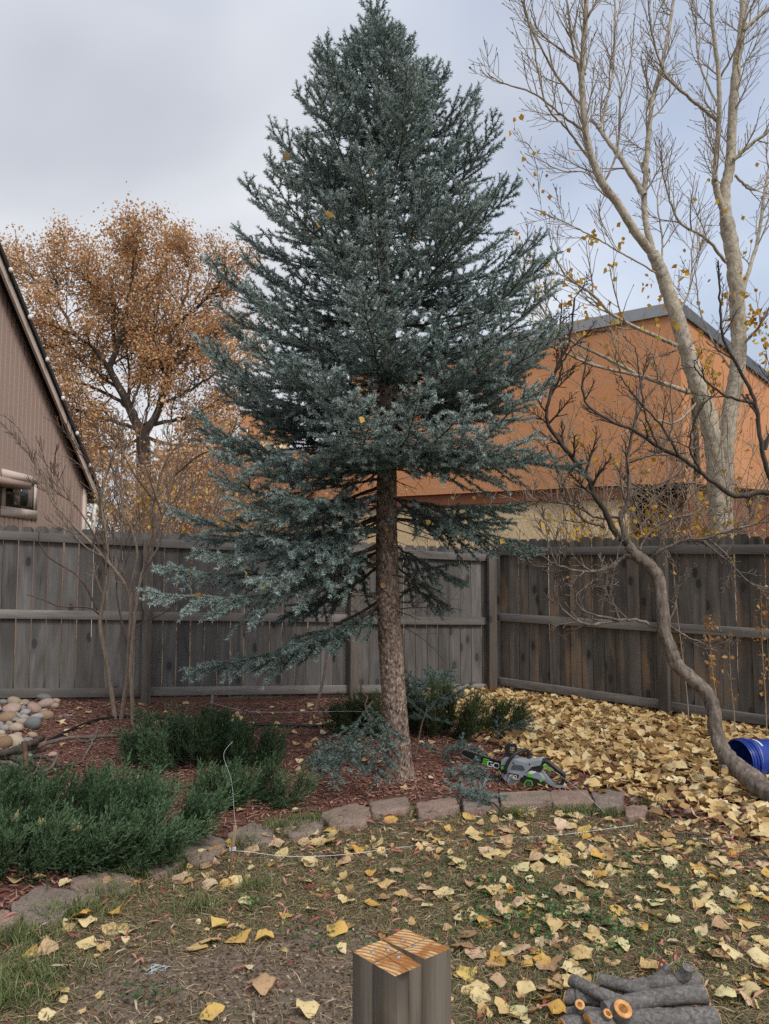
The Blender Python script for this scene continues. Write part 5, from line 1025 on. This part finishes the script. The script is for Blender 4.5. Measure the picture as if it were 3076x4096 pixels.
log('thin firewood log with a sawn upright stub at the side of the pile', (255, 735), (640, 760), .020, .022, .03, .03, 7, [(345, 745, .035, 352, 662, .088, .017, 1)])
log('dark firewood log lying on the soil in front of the pile', (210, 840), (760, 880), .027, .026, .02, .02, 8)

# ------------------------------------------------------------------ brush pile, stakes, string, hose
M_stick = bark_mat('dead_stick_bark', (0.05, 0.04, 0.034), (0.14, 0.115, 0.098), (0.26, 0.225, 0.20), 50, .3, .6)
def stick(label, pts, r0, r1, seed, mat=None, grp=None, name='stick', twigs=0):
    g = np.random.default_rng(seed); P = [G(x, y) + np.array([0, 0, z]) for x, y, z in pts]; P = spline(P, 8 + 5 * len(P)); P += g.normal(size=P.shape) * .003
    root = thing(name, label, 'stick', P[len(P) // 2] * (1, 1, 0), grp); out, tips = [(P, np.linspace(r0, r1, len(P)), 1)], []
    mb = MB(); mb.tube(P, out[0][1] * (1 + .05 * g.normal(size=len(P))), 8); mb.build('stem', mat or M_stick, root, smooth=True)
    if twigs: o2, tp_ = [], []; spawn(o2, tp_, P, out[0][1] * .6, .5, 1, g, ratio=.4, kids=twigs, rmin=.002, up=.02); [(mb := MB(), wood(mb, [w_]), mb.build('twig', mat or M_stick, root)) for w_ in o2]
    return root
pile = 'sticks in the brush pile by the river rocks'
stick('long curved grey stick running from the brush pile along the mulch', [(-60, 3090, .06), (100, 3045, .08), (250, 3000, .09), (380, 2980, .07), (480, 2955, .03), (560, 2935, .01)], .020, .011, 1, twigs=3)
stick('thick dark branch on top of the brush pile', [(-80, 3085, .10), (40, 3075, .13), (120, 3050, .14), (170, 3015, .13)], .030, .024, 2, M_dark, pile)
for q, (pp, r, lab) in enumerate([([(-60, 3120, .05), (60, 3095, .08), (160, 3080, .10), (240, 3090, .05)], .018, 'dark crooked stick in the middle of the brush pile'), ([(-40, 3140, .06), (80, 3150, .07), (200, 3110, .07), (230, 3060, .08)], .015, 'bent pale stick curling up at the brush pile end'), ([(-60, 3060, .04), (80, 3080, .09), (180, 3110, .05)], .020, 'broken grey stick lying across the brush pile'),
                              ([(-80, 3110, .12), (60, 3130, .12), (120, 3160, .06)], .016, 'dark stick sloping down the front of the brush pile'), ([(20, 3150, .03), (130, 3140, .05), (260, 3090, .04), (330, 3060, .02)], .012, 'thin tan stick poking out of the brush pile'), ([(-60, 3165, .04), (90, 3165, .05), (170, 3170, .03)], .018, 'grey stick at the bottom of the brush pile'), ([(30, 3060, .06), (90, 3120, .11), (140, 3170, .04)], .014, 'short stick crossing the brush pile')]):
    stick(lab, pp, r, r * .7, 20 + q, M_dark if q % 2 == 0 else M_stick, pile, twigs=2)
stick('forked grey stick leaning across the mulch beside the low juniper', [(325, 3060, .02), (370, 3000, .07), (395, 2960, .13)], .010, .006, 40, twigs=2)
b = G(108, 3170); mb = MB(); top = W(95, 2965, b[1]); mb.tube(spline([b - (0, 0, .05), (b + top) / 2 + (0.008, 0, 0), top], 16), np.linspace(.022, .017, 16), 9); tag(mb.build('stick_stake', bark_mat('stake_bark', (.05, .03, .022), (.13, .075, .055), (.24, .16, .125), 40, .3), smooth=True), 'upright reddish stick driven into the ground at the brush pile', 'stake')
stick('curved dead branch lying on the yellow leaves beyond the saw', [(2390, 2980, .02), (2440, 3010, .03), (2560, 3010, .03), (2640, 2965, .05), (2730, 2965, .02)], .008, .004, 50, twigs=2)
stick('thin upright twig curving out of the leaves beyond the saw', [(2450, 3010, .02), (2420, 2985, .10), (2415, 2975, .22), (2440, 2950, .28)], .006, .003, 51)
stick('pale forked stick at the edge of the lawn below the leaning tree', [(2700, 3345, .02), (2790, 3360, .03), (2850, 3410, .03), (2930, 3442, .02), (3090, 3445, .02)], .007, .004, 52, twigs=3)
stick('thin brown twig lying in front of the edging stones', [(1230, 3250, .02), (1420, 3295, .03), (1560, 3310, .02), (1720, 3290, .02)], .006, .003, 53, twigs=3)
M_stake = wood_mat('stake_wood', (.20, .13, .08), (.36, .25, .16), (.50, .38, .26), knots=False); M_string = plain('white_string', (.72, .74, .76), .7, .05)
def stake(label, px, py, tpx, tpy, w, mat):
    b = G(px, py); t = W(tpx, tpy, b[1]); mb = MB(); d = t - b; z = unit(d); x = unit(np.cross((0, 1., 0), z)); y = np.cross(z, x)
    mb.box(-w / 2, w / 2, -w / 3, w / 3, -.03, np.linalg.norm(d), M=np.vstack([np.column_stack([np.vstack([x, y, z]).T, b]), [0, 0, 0, 1]])); return tag(mb.build('string_stake', mat), label, 'stake'), b, t
_, b1, t1 = stake('pale wooden stake tied with white string at the edging', 918, 3515, 942, 3300, .017, M_stake)
_, b2, t2 = stake('dark wooden stake tied with string in the mulch by the grey fence', 845, 2862, 851, 2780, .026, M_post)
def string(label, pts, r=.0016, sag=0):
    P = spline(pts, 14 * len(pts)); mb = MB(); mb.tube(P, r, 5); return tag(mb.build('string', M_string), label, 'string')
kn1 = b1 + (t1 - b1) * .52
string('white string stretched from the pale stake across the lawn', [kn1, W(1000, 3408, 3.75), W(1150, 3425, 3.85), W(1350, 3420, 4.0), W(1600, 3390, 4.15), W(1900, 3355, 4.25), W(2200, 3343, 4.3), W(2540, 3300, 4.45)], .0012)
string('thin string rising from the pale stake into the juniper', [t1, W(938, 3260, t1[1] + .2), W(925, 3120, t1[1] + .7), W(895, 3020, t1[1] + 1.0), W(930, 2965, t1[1] + 1.1)], .0007)
string('string running from the dark stake past the sapling behind the trunk', [b2 + (t2 - b2) * .6, W(1000, 2845, 6.9), W(1200, 2848, 6.7), W(1400, 2845, 6.5), W(1470, 2850, 6.4)], .0012)
string('white string lying past the saw handle toward the edging end', [W(1990, 2930, 6.2), W(2070, 2990, 5.75), W(2160, 3045, 5.35), W(2330, 3170, 4.85), W(2420, 3250, 4.5)], .0009)
for nm, c, u, n_ in (('string knot wrapped round the pale stake', kn1, t1 - b1, 3), ('string knot wrapped round the dark stake', b2 + (t2 - b2) * .6, t2 - b2, 3)):
    th = np.linspace(0, 2 * PI * n_, 40); P = np.array([c + np.array([math.cos(a) * .016, math.sin(a) * .013, .002 * a / 2]) for a in th]); mb = MB(); mb.tube(P, .0016, 5); tag(mb.build('string_knot', M_string), nm, 'string')
g = np.random.default_rng(8); c = G(625, 3885); P = np.array([c + np.array([g.normal(0, .022), g.normal(0, .014), abs(g.normal(.012, .008))]) for _ in range(20)]); mb = MB(); mb.tube(spline(P, 160), .0009, 4); tag(mb.build('string_tangle', plain('pale_blue_string', (.55, .66, .70), .6)), 'tangle of pale string lying on the bare soil', 'string')
M_hose = plain('black_hose', (.016, .016, .017), .45, .1)
hp_ = [(190, 2980), (260, 2945), (350, 2905), (430, 2885), (560, 2878), (700, 2888), (850, 2900), (1000, 2912), (1120, 2915), (1240, 2918), (1330, 2915)]
P = spline([G(x, y) + np.array([0, 0, .034]) for x, y in hp_], 90); mb = MB(); mb.tube(P, .013, 8); tag(mb.build('drip_hose', M_hose, smooth=True), 'black irrigation hose curving across the red mulch', 'hose')
for q, (px, py, lab) in enumerate(((480, 2925, 'flat grey slate half buried near the sapling foot'), (250, 2870, 'flat grey slate in the mulch beside the river rocks'), (800, 3275, 'flat grey slate chip in the mulch behind the edging stones'))):
    c = G(px, py); a = np.linspace(0, 2 * PI, 7)[:-1]; poly = np.stack([c[0] + .08 * np.cos(a) * (1 + .2 * np.sin(3 * a + q)), c[1] + .045 * np.sin(a)], 1); tag(rough_slab('slate', poly, c[2] + .022, .03, rock_kinds[0][1], 700 + q), lab, 'stone')
# ------------------------------------------------------------------ ground cover: mulch, grass, leaves
rng = np.random.default_rng(314)
def in_view(x, y, pad=0.5): return np.abs(x) < y * 0.54 + pad
def scatter(n, x0, x1, y0, y1): 
    x = rng.uniform(x0, x1, n); y = rng.uniform(y0, y1, n); m = in_view(x, y); return x[m], y[m]
def is_bed(x, y): return (y > edge_y(x) + .06) & (y < fence_y(x) - .02)
def is_lawn(x, y): return y < edge_y(x) - .02
def carpet(x, y):
    """where the yellow leaves lie thick: along the brown fence, thinning towards the spruce"""
    lim = np.interp(y, [4.0, 4.8, 5.3, 6.0, 7.0, 8.0, 9.2], [2.1, 1.55, 1.10, .85, .80, .35, -.35]); return sstep(-.28, .42, x - lim + .12 * np.sin(5 * x + 3 * y))
# mulch chips (small bark prisms)
n = 60000; x, y = scatter(n, -5.2, 4.2, 2.8, 9.2); m = is_bed(x, y) & (rng.random(len(x)) < np.where(carpet(x, y) > .7, .3, 1.0)); x, y = x[m], y[m]; n = len(x)
a = rng.uniform(0, PI, n); L = rng.uniform(.018, .062, n); Wd = rng.uniform(.005, .014, n); T_ = rng.uniform(.002, .006, n); tilt = rng.normal(0, .22, n)
d = np.stack([np.cos(a) * np.cos(tilt), np.sin(a) * np.cos(tilt), np.sin(tilt)], 1); s = np.stack([-np.sin(a), np.cos(a), rng.normal(0, .25, n)], 1); s = unit(s); u = unit(np.cross(d, s))
c = np.stack([x, y, gz(x, y) + .014 + rng.random(n) * .016], 1); dl, sw_, ut = d * L[:, None] / 2, s * Wd[:, None] / 2, u * T_[:, None]
V = np.stack([c - dl - sw_, c - dl + sw_, c - dl * .8 + ut, c + dl - sw_ * .7, c + dl + sw_ * .7, c + dl * .8 + ut], 1).reshape(-1, 3); i = np.arange(n)[:, None] * 6
tb = G(1610, 3140); fresh = np.exp(-(((x - tb[0]) / .55) ** 2 + ((y - tb[1]) / .28) ** 2))
rn = np.clip(rng.beta(1.6, 2.4, n) * .85 + .35 * fresh * rng.random(n), 0, 1)
mb = MB(); mb.add(V, T=np.concatenate([i + [0, 2, 1], i + [3, 4, 5]], 0), Q=np.concatenate([i + [0, 1, 4, 3], i + [1, 2, 5, 4], i + [2, 0, 3, 5]], 0), rnd=np.repeat(rn, 6))
M_chip = ramp_mat('mulch_chips', [(0, (.065, .034, .027)), (.3, (.20, .098, .074)), (.6, (.35, .19, .145)), (.85, (.50, .34, .265)), (1, (.64, .50, .40))], rough=.9)
tag(mb.build('mulch_chips', M_chip), 'shredded red-brown bark chips covering the planting bed', 'mulch', kind='stuff')

# straw and dead grass lying on the lawn, then green blades
def blades(n, ylo, yhi, keep, Lr, Wr, zr, bend, rndf):
    x, y = scatter(n, -3.2, 4.0, ylo, yhi); m = rng.random(len(x)) < keep(x, y); x, y = x[m], y[m]; n = len(x); a = rng.uniform(0, 2 * PI, n); el = rng.uniform(zr[0], zr[1], n); L = rng.uniform(Lr[0], Lr[1], n)[:, None]; w = rng.uniform(Wr[0], Wr[1], n)[:, None]
    b = np.stack([x, y, gz(x, y) + .001 + (rng.random(n) * .012 if zr[0] < .2 else 0)], 1); d = np.stack([np.cos(a) * np.cos(el), np.sin(a) * np.cos(el), np.sin(el)], 1); s = np.stack([-np.sin(a), np.cos(a), rng.normal(0, .3, n)], 1); s = unit(s) * w / 2
    curl = rng.normal(0, bend, (n, 3)); curl[:, 2] = -np.abs(curl[:, 2]) * .8; mid = b + d * L * .55; tip = b + d * L + curl * L; tip[:, 2] = np.maximum(tip[:, 2], gz(tip[:, 0], tip[:, 1]) + .003)
    V = np.stack([b - s, b + s, mid + s * .8, mid - s * .8, tip], 1).reshape(-1, 3); i = np.arange(n)[:, None] * 5; mb = MB(); mb.add(V, T=i + [3, 2, 4], Q=i + [0, 1, 2, 3], rnd=np.repeat(rndf(x, y, n), 5)); return mb
patch = lambda x, y: .5 + .5 * np.sin(3.1 * x + 1.7 * np.sin(2.3 * y)) * np.sin(2.7 * y + 1.3 * np.sin(3.7 * x))
M_straw = ramp_mat('dead_grass_straw', [(0, (.085, .055, .030)), (.45, (.24, .175, .10)), (.8, (.42, .33, .20)), (1, (.58, .48, .32))], rough=.9)
mb = blades(140000, 1.6, 5.3, lambda x, y: is_lawn(x, y) * (1 - .70 * dirt_w(x, y)) * .95, (.025, .085), (.0014, .0030), (.0, .35), .18, lambda x, y, n: np.clip(rng.beta(2, 2.2, n), 0, 1)); tag(mb.build('dead_grass', M_straw), 'matted straw-coloured dead grass over the lawn', 'grass', kind='stuff')
M_grass = ramp_mat('green_grass', [(0, (.045, .062, .020)), (.5, (.095, .128, .042)), (.85, (.17, .19, .080)), (1, (.30, .27, .14))], rough=.7)
gp = G(2330, 3680); g2 = G(700, 3560)
def gk(x, y): return is_lawn(x, y) * (1 - .97 * dirt_w(x, y)) * np.clip(.46 + .55 * patch(x, y) + .5 * np.exp(-((x - gp[0]) ** 2 + (y - gp[1]) ** 2) / .5), 0, 1)
mb = blades(80000, 1.6, 5.3, gk, (.025, .065), (.0018, .0036), (.25, 1.3), .25, lambda x, y, n: np.clip(rng.beta(2, 2.5, n), 0, 1)); tag(mb.build('lawn_grass', M_grass), 'thin green grass growing in patches on the lawn', 'grass', kind='stuff')
tufts = [(1130, 3330, .16, 500), (1250, 3300, .14, 380), (980, 3390, .10, 260), (680, 3470, .12, 260), (560, 3510, .10, 200), (420, 3590, .14, 260), (280, 3660, .18, 420), (60, 3760, .2, 420), (120, 3900, .22, 420), (40, 4000, .2, 420), (2080, 3270, .14, 300), (2300, 3260, .16, 380), (2420, 3265, .12, 220), (2610, 3230, .1, 160), (1020, 3560, .1, 120), (800, 3640, .12, 140)]
mb = MB()
for px, py, r, cnt in tufts:
    c = G(px, py); x = c[0] + rng.normal(0, r * .5, cnt); y = c[1] + rng.normal(0, r * .28, cnt); a = rng.uniform(0, 2 * PI, cnt); el = rng.uniform(.5, 1.4, cnt); L = rng.uniform(.05, .115, cnt)[:, None]
    b = np.stack([x, y, gz(x, y)], 1); d = np.stack([np.cos(a) * np.cos(el), np.sin(a) * np.cos(el), np.sin(el)], 1); s = unit(np.stack([-np.sin(a), np.cos(a), np.zeros(cnt)], 1)) * .0018; mid = b + d * L * .5; tip = mid + unit(d * [[1.5, 1.5, .35]]) * L * .55
    i = np.arange(cnt)[:, None] * 5; mb.add(np.stack([b - s, b + s, mid + s * .8, mid - s * .8, tip], 1).reshape(-1, 3), T=i + [3, 2, 4], Q=i + [0, 1, 2, 3], rnd=np.repeat(np.clip(rng.beta(2, 2, cnt), 0, 1), 5))
tag(mb.build('grass_tufts', M_grass), 'longer green grass tufts along the stone edging', 'grass', kind='stuff')
# clover and small weeds
cl = [(2250, 3650, .42, 260), (2480, 3760, .38, 160), (2080, 3720, .32, 130), (1000, 3640, .10, 40), (1330, 3780, .2, 40), (2000, 3560, .3, 110), (2750, 3560, .4, 110), (2560, 3480, .4, 90), (560, 4000, .12, 30), (1700, 3500, .3, 60)]
C, D, Z, RN = [], [], [], []
for px, py, r, cnt in cl:
    c = G(px, py)
    for _ in range(cnt):
        x, y = c[0] + rng.normal(0, r * .5), c[1] + rng.normal(0, r * .32); z = float(gz(x, y)) + rng.uniform(.012, .045); a0 = rng.uniform(0, 6.28); s_ = rng.uniform(.009, .017); rr_ = rng.random()
        for q in range(3): C.append((x, y, z)); D.append((math.cos(a0 + q * 2.1), math.sin(a0 + q * 2.1), .25)); Z.append(s_); RN.append(rr_)
mb = MB(); kites(mb, np.array(C), np.array(D), np.array(Z), rng, np.array(RN), .95); M_clov = ramp_mat('clover_green', [(0, (.030, .070, .022)), (.6, (.060, .125, .040)), (1, (.12, .20, .075))], rough=.7); tag(mb.build('clover', M_clov), 'low clover patch growing in the lawn', 'clover', kind='stuff')
# narrow red and pink leaflets dropped by a sumac
x, y = scatter(24000, -2.6, 3.8, 1.7, 7.5); band = np.exp(-((y - edge_y(x)) / .55) ** 2); keep = np.where(is_lawn(x, y), .16 + .5 * band * sstep(-.9, .2, x), .07 + .35 * carpet(x, y) * (y < 6.6)) * (1 - .5 * dirt_w(x, y)); m = rng.random(len(x)) < keep; x, y = x[m], y[m]; n = len(x)
a = rng.uniform(0, 2 * PI, n); mb = MB(); L = rng.uniform(.03, .075, n)[:, None]; w = rng.uniform(.005, .010, n)[:, None]; d = np.stack([np.cos(a), np.sin(a), rng.normal(0, .15, n)], 1); s = np.stack([-np.sin(a), np.cos(a), rng.normal(0, .4, n)], 1) * w / 2; c = np.stack([x, y, gz(x, y) + rng.uniform(.012, .03, n)], 1); arch = np.array([0, 0, 1]) * L * .10
i = np.arange(n)[:, None] * 6; mb.add(np.stack([c, c + d * L * .3 + s + arch, c + d * L * .3 - s + arch, c + d * L * .7 + s + arch, c + d * L * .7 - s + arch, c + d * L], 1).reshape(-1, 3), T=np.concatenate([i + [0, 2, 1], i + [3, 4, 5]]), Q=i + [1, 2, 4, 3], rnd=np.repeat(rng.random(n), 6))
M_sumac = ramp_mat('red_leaflets', [(0, (.20, .05, .05)), (.3, (.40, .12, .10)), (.6, (.55, .26, .22)), (.82, (.46, .28, .18)), (1, (.62, .50, .42))], leaf=.2); tag(mb.build('red_leaflets', M_sumac), 'narrow red and pink sumac leaflets strewn over lawn and bed edge', 'leaves', kind='stuff')
# small bits of debris on the bare soil
x, y = scatter(100000, -2.2, 3.2, 1.7, 4.8); keep = is_lawn(x, y) * (.30 + .45 * dirt_w(x, y)); m = rng.random(len(x)) < keep; x, y = x[m], y[m]; n = len(x); D = np.stack([rng.normal(size=n), rng.normal(size=n), rng.normal(0, .25, n)], 1); mb = MB(); kites(mb, np.stack([x, y, gz(x, y) + rng.uniform(.003, .010, n)], 1), D, rng.uniform(.006, .026, n), rng, np.clip(rng.beta(1.2, 2.2, n), 0, 1), .5)
M_deb = ramp_mat('soil_debris', [(0, (.06, .040, .028)), (.5, (.19, .13, .085)), (.85, (.38, .29, .20)), (1, (.60, .54, .46))], rough=.9); tag(mb.build('soil_debris', M_deb), 'small bits of bark, straw and dry leaf crumbs on the soil', 'debris', kind='stuff')

# cottonwood leaves -------------------------------------------------
def leaf_geo(seed, nu, nv, curl=1.0):
    g = np.random.default_rng(seed); us = np.linspace(0, 1, nu); w = np.interp(us, [0, .05, .18, .38, .6, .8, .92, 1], [.14, .40, .52, .51, .42, .25, .11, .0]) * (1 + .08 * g.normal(size=nu)); w[-1] = .004; vs_ = np.linspace(-1, 1, nv); sk = g.normal(0, .05)
    c1, c2, c3, c4, ph = g.normal(.2, .40) * curl, g.normal(.1, .30) * curl, g.normal(0, .25) * curl, .06 * curl, g.uniform(0, 6.28); V = []
    for u_, ww in zip(us, w):
        for v_ in vs_:
            xx = v_ * ww * (1 + .10 * math.sin(9 * u_ + 3 * v_ + ph)); V.append((xx + sk * u_, u_ - .45 - .05 * abs(v_) * (u_ < .1), c1 * xx * xx + c2 * (u_ - .5) ** 2 + c3 * xx * (u_ - .5) + c4 * math.sin(7 * u_ + ph) * abs(v_) + .04 * abs(xx)))
    V = np.array(V); V[:, 2] += g.normal(0, .032 * curl, len(V)); V[:, :2] += g.normal(0, .014, (len(V), 2)); V[:, 2] -= V[:, 2].min(); Q = [(i * nv + j, i * nv + j + 1, (i + 1) * nv + j + 1, (i + 1) * nv + j) for i in range(nu - 1) for j in range(nv - 1)]; return V, np.array(Q)
k = NM('fallen_leaf_skin'); tc = k.coords(rand=True); base = k.ramp(k.objrand(), [(0, (.50, .33, .15)), (.2, (.62, .44, .20)), (.5, (.72, .56, .29)), (.8, (.76, .64, .37)), (1, (.68, .62, .34))])
vn = k.voro(k.coords((1, 1, 1)), 7.0, 'DISTANCE_TO_EDGE'); base = k.mix(k.ramp(vn, [(0.0, .28), (.06, 0.0)]), base, (.75, .62, .35)); sp = k.noise(tc, 5, 4, .65); base = k.mix(k.ramp(sp, [(.58, 0.0), (.74, .75)]), base, (.26, .12, .045)); M_leafo = k.leaf(base, .22)
k = NM('fallen_leaf_tan'); base = k.ramp(k.objrand(), [(0, (.40, .25, .14)), (.5, (.56, .39, .24)), (1, (.68, .52, .36))]); sp = k.noise(k.coords(), 5, 4, .65); base = k.mix(k.ramp(sp, [(.5, 0.0), (.74, .7)]), base, (.20, .09, .04)); M_leaft = k.leaf(base, .2)
k = NM('fallen_leaf_gold'); base = k.ramp(k.objrand(), [(0, (.58, .33, .09)), (.5, (.68, .43, .13)), (1, (.72, .52, .18))]); sp = k.noise(k.coords(), 5, 4, .65); base = k.mix(k.ramp(sp, [(.55, 0.0), (.74, .7)]), base, (.28, .12, .03)); M_leafg = k.leaf(base, .25)
lmesh = {}
for kn, mt in (('pale yellow', M_leafo), ('tan', M_leaft), ('golden', M_leafg)):
    for q in range(9):
        V, Q = leaf_geo(1000 + q, 7, 5, .6 if q < 4 else 1.2); mb = MB(); mb.add(V, Q=Q); st = np.array([(0, -.45, 0), (.02, -.6, .02), (.05 * ((q % 3) - 1), -.85, .05)]) + np.array([0, 0, V[2][2]]); mb.tube(st, [.012, .010, .008], 3, cap=False); o = mb.build('fallen_leaf', mt, smooth=True); lmesh[kn, q] = o.data; bpy.data.objects.remove(o)
def put_leaf(x, y, size, kn, lab, grp, z=None, tilt=.22):
    o = bpy.data.objects.new('fallen_leaf', lmesh[kn, int(rng.integers(9))]); COL.objects.link(o); o.scale = (size,) * 3; fl = PI if rng.random() < .3 else 0
    o.rotation_euler = (rng.normal(0, tilt) + fl, rng.normal(0, tilt), rng.uniform(0, 6.28)); o.location = (x, y, (float(gz(x, y)) + (.012 if not fl else .012 + .16 * size)) if z is None else z); return tag(o, lab, 'leaf', grp)
marks = [(G(2560, 3960), 'beside the firewood pile', .42), (G(1610, 3990), 'beside the sawn post', .35), (G(918, 3515), 'around the pale string stake', .32), (G(2300, 3680), 'among the clover', .36),
         (G(2880, 3420), 'around the pale forked stick', .40), (G(60, 3900), 'in the long grass by the grey edging stone', .40)]
def near(x, y):
    for c_, t_, r_ in marks:
        if math.hypot(x - c_[0], y - c_[1]) < r_: return t_
    if edge_y(x) - y < .30: return 'along the stone edging'
    return 'on the open lawn beyond the clover' if y > marks[3][0][1] else 'on the open lawn'
spots = []
clump = [(620, 3540), (1040, 3400), (1120, 3360), (960, 3410), (200, 3640), (330, 3780), (1350, 3420), (1900, 3400), (2200, 3420), (2500, 3500), (2900, 3600), (2700, 3420), (480, 3720), (250, 3950), (2300, 3750), (2950, 3480), (2600, 3620)]
tries = 0
while len(spots) < 292 and tries < 30000:
    tries += 1
    if rng.random() < .28: c_ = clump[rng.integers(len(clump))]; px, py = c_[0] + rng.normal(0, 90), c_[1] + rng.normal(0, 40)
    else: px, py = rng.uniform(-60, 3136), rng.uniform(3260, 4096)
    p = G(px, py)
    if not is_lawn(p[0], p[1]): continue
    f = (.30 + .35 * sstep(3650, 3400, py)) + .55 * sstep(900, 2600, px) * (1 - .45 * sstep(3700, 4000, py)); f *= 1 - .8 * dirt_w(p[0], p[1])
    if rng.random() > f: continue
    if any((p[0] - a) ** 2 + (p[1] - b) ** 2 < .035 ** 2 for a, b, *_ in spots): continue
    if abs(px - 1610) < 230 and py > 3640: continue
    spots.append((p[0], p[1], px, py))
for x, y, px, py in spots:
    kn = ['pale yellow', 'tan', 'golden'][rng.choice(3, p=[.58, .24, .18])]; s_ = rng.uniform(.055, .100) if rng.random() > .1 else rng.uniform(.095, .115); bare = dirt_w(x, y) > .5
    big = 'broad ' if s_ > .095 else ''; lab = f'{big}{kn} fallen leaf ' + ('on the bare soil' if bare else near(x, y)); put_leaf(x, y, s_, kn, lab, lab.replace('leaf', 'leaves') )
# leaves caught on the spruce and on the juniper
for px, py, Yd in ((1478, 698, 4.6), (1325, 860, 4.4), (1660, 960, 4.4), (1316, 855, 4.5), (1450, 1680, 4.3), (1060, 2345, 4.7), (985, 2290, 4.75), (790, 2380, 4.7), (1100, 1890, 4.9), (1150, 625, 4.7), (1715, 2090, 4.9), (2010, 2165, 5.1), (1270, 900, 4.4)):
    p = W(px, py, Yd); put_leaf(p[0], p[1], .042, 'golden', 'golden leaf caught among the blue spruce needles', 'leaves caught in the blue spruce', p[2], .9)
for px, py, Yd in ((225, 3150, 4.3), (305, 3310, 4.0), (60, 3260, 4.0), (165, 3295, 3.95), (600, 3370, 4.05)):
    p = W(px, py, Yd); put_leaf(p[0], p[1], .06, 'pale yellow', 'pale yellow leaf resting on the large spreading juniper', 'leaves resting on the junipers', p[2], .7)
# the rest of the leaves: the thick carpet by the brown fence and a scatter on the mulch
variants = [leaf_geo(2000 + q, 5, 3, 1.1) for q in range(8)]
def leaf_stuff(name, label, x, y, zlift, rnd, size, tl):
    mb = MB(); n = len(x); vi = rng.integers(8, size=n)
    for q in range(8):
        ii = np.where(vi == q)[0]; V, Q = variants[q]; m = len(ii)
        if not m: continue
        a, b, c = rng.normal(0, tl, m), rng.normal(0, tl, m), rng.uniform(0, 6.28, m); ca, sa, cb, sb, cc, sc_ = np.cos(a), np.sin(a), np.cos(b), np.sin(b), np.cos(c), np.sin(c)
        Rm = np.stack([np.stack([cc * cb, cc * sb * sa - sc_ * ca, cc * sb * ca + sc_ * sa], -1), np.stack([sc_ * cb, sc_ * sb * sa + cc * ca, sc_ * sb * ca - cc * sa], -1), np.stack([-sb, cb * sa, cb * ca], -1)], 1)
        VV = np.einsum('nij,vj->nvi', Rm, V) * size[ii][:, None, None]; VV += np.stack([x[ii], y[ii], gz(x[ii], y[ii]) + zlift[ii]], 1)[:, None]
        mb.add(VV.reshape(-1, 3), Q=(Q[None] + (np.arange(m) * len(V))[:, None, None]).reshape(-1, 4), rnd=np.repeat(rnd[ii], len(V)))
    return tag(mb.build(name, M_carpet), label, 'leaves', kind='stuff')
k = NM('leaf_carpet_skin'); base = k.ramp(k.attr(), [(0, (.17, .09, .045)), (.15, (.34, .20, .09)), (.4, (.54, .37, .17)), (.7, (.68, .52, .265)), (1, (.76, .65, .41))]); sp = k.noise(k.coords(rand=False), 55, 4, .65); base = k.mix(k.ramp(sp, [(.55, 0.0), (.72, .6)]), base, (.24, .11, .04)); M_carpet = k.leaf(base, .2)
x, y = scatter(40000, -1.5, 4.6, 3.4, 9.3); m = (rng.random(len(x)) < carpet(x, y) ** 1.5 * np.interp(y, [3.6, 4.6, 5.5, 7], [.12, .26, .40, .50])) & (y < fence_y(x) + .1) & (y > edge_y(x) - .5 * sstep(1.2, 2.0, x)); x, y = x[m], y[m]; n = len(x)
leaf_stuff('leaf_carpet', 'thick carpet of fallen yellow leaves along the brown fence', x, y, .010 + rng.random(n) * .05, rng.beta(1.5, 1.45, n), rng.uniform(.05, .10, n), .42)
x, y = scatter(1500, -4.4, 2.0, 3.2, 8.9); m = is_bed(x, y) & (rng.random(len(x)) < .22 + .4 * np.exp(-((fence_y(x) - y) / .45) ** 2) * sstep(-1.2, 0, x)); x, y = x[m], y[m]; n = len(x)
leaf_stuff('mulch_leaves', 'yellow leaves scattered over the red mulch', x, y, np.full(n, .022), rng.beta(3, 1.2, n), rng.uniform(.05, .085, n), .25)

x, y = scatter(5200, -2.4, 4.2, 1.7, 5.2); m = is_lawn(x, y) & (rng.random(len(x)) < (.16 + .42 * sstep(-.6, 1.6, x)) * (1 - .6 * dirt_w(x, y))); x, y = x[m], y[m]; n = len(x)
leaf_stuff('leaf_crumbs', 'broken bits of small dry leaves among the lawn grass', x, y, np.full(n, .010), rng.beta(1.6, 1.4, n), rng.uniform(.018, .042, n), .35)

x, y = scatter(900, -1.8, 4.2, 3.0, 5.2); m = is_lawn(x, y) & (rng.random(len(x)) < .10 + .38 * sstep(-.8, 1.2, x)); x, y = x[m], y[m]; n = len(x)
leaf_stuff('crumpled_leaves', 'small crumpled yellow leaves dotted over the lawn in front of the edging', x, y, np.full(n, .014), rng.beta(2.6, 1.3, n), rng.uniform(.035, .062, n), .4)
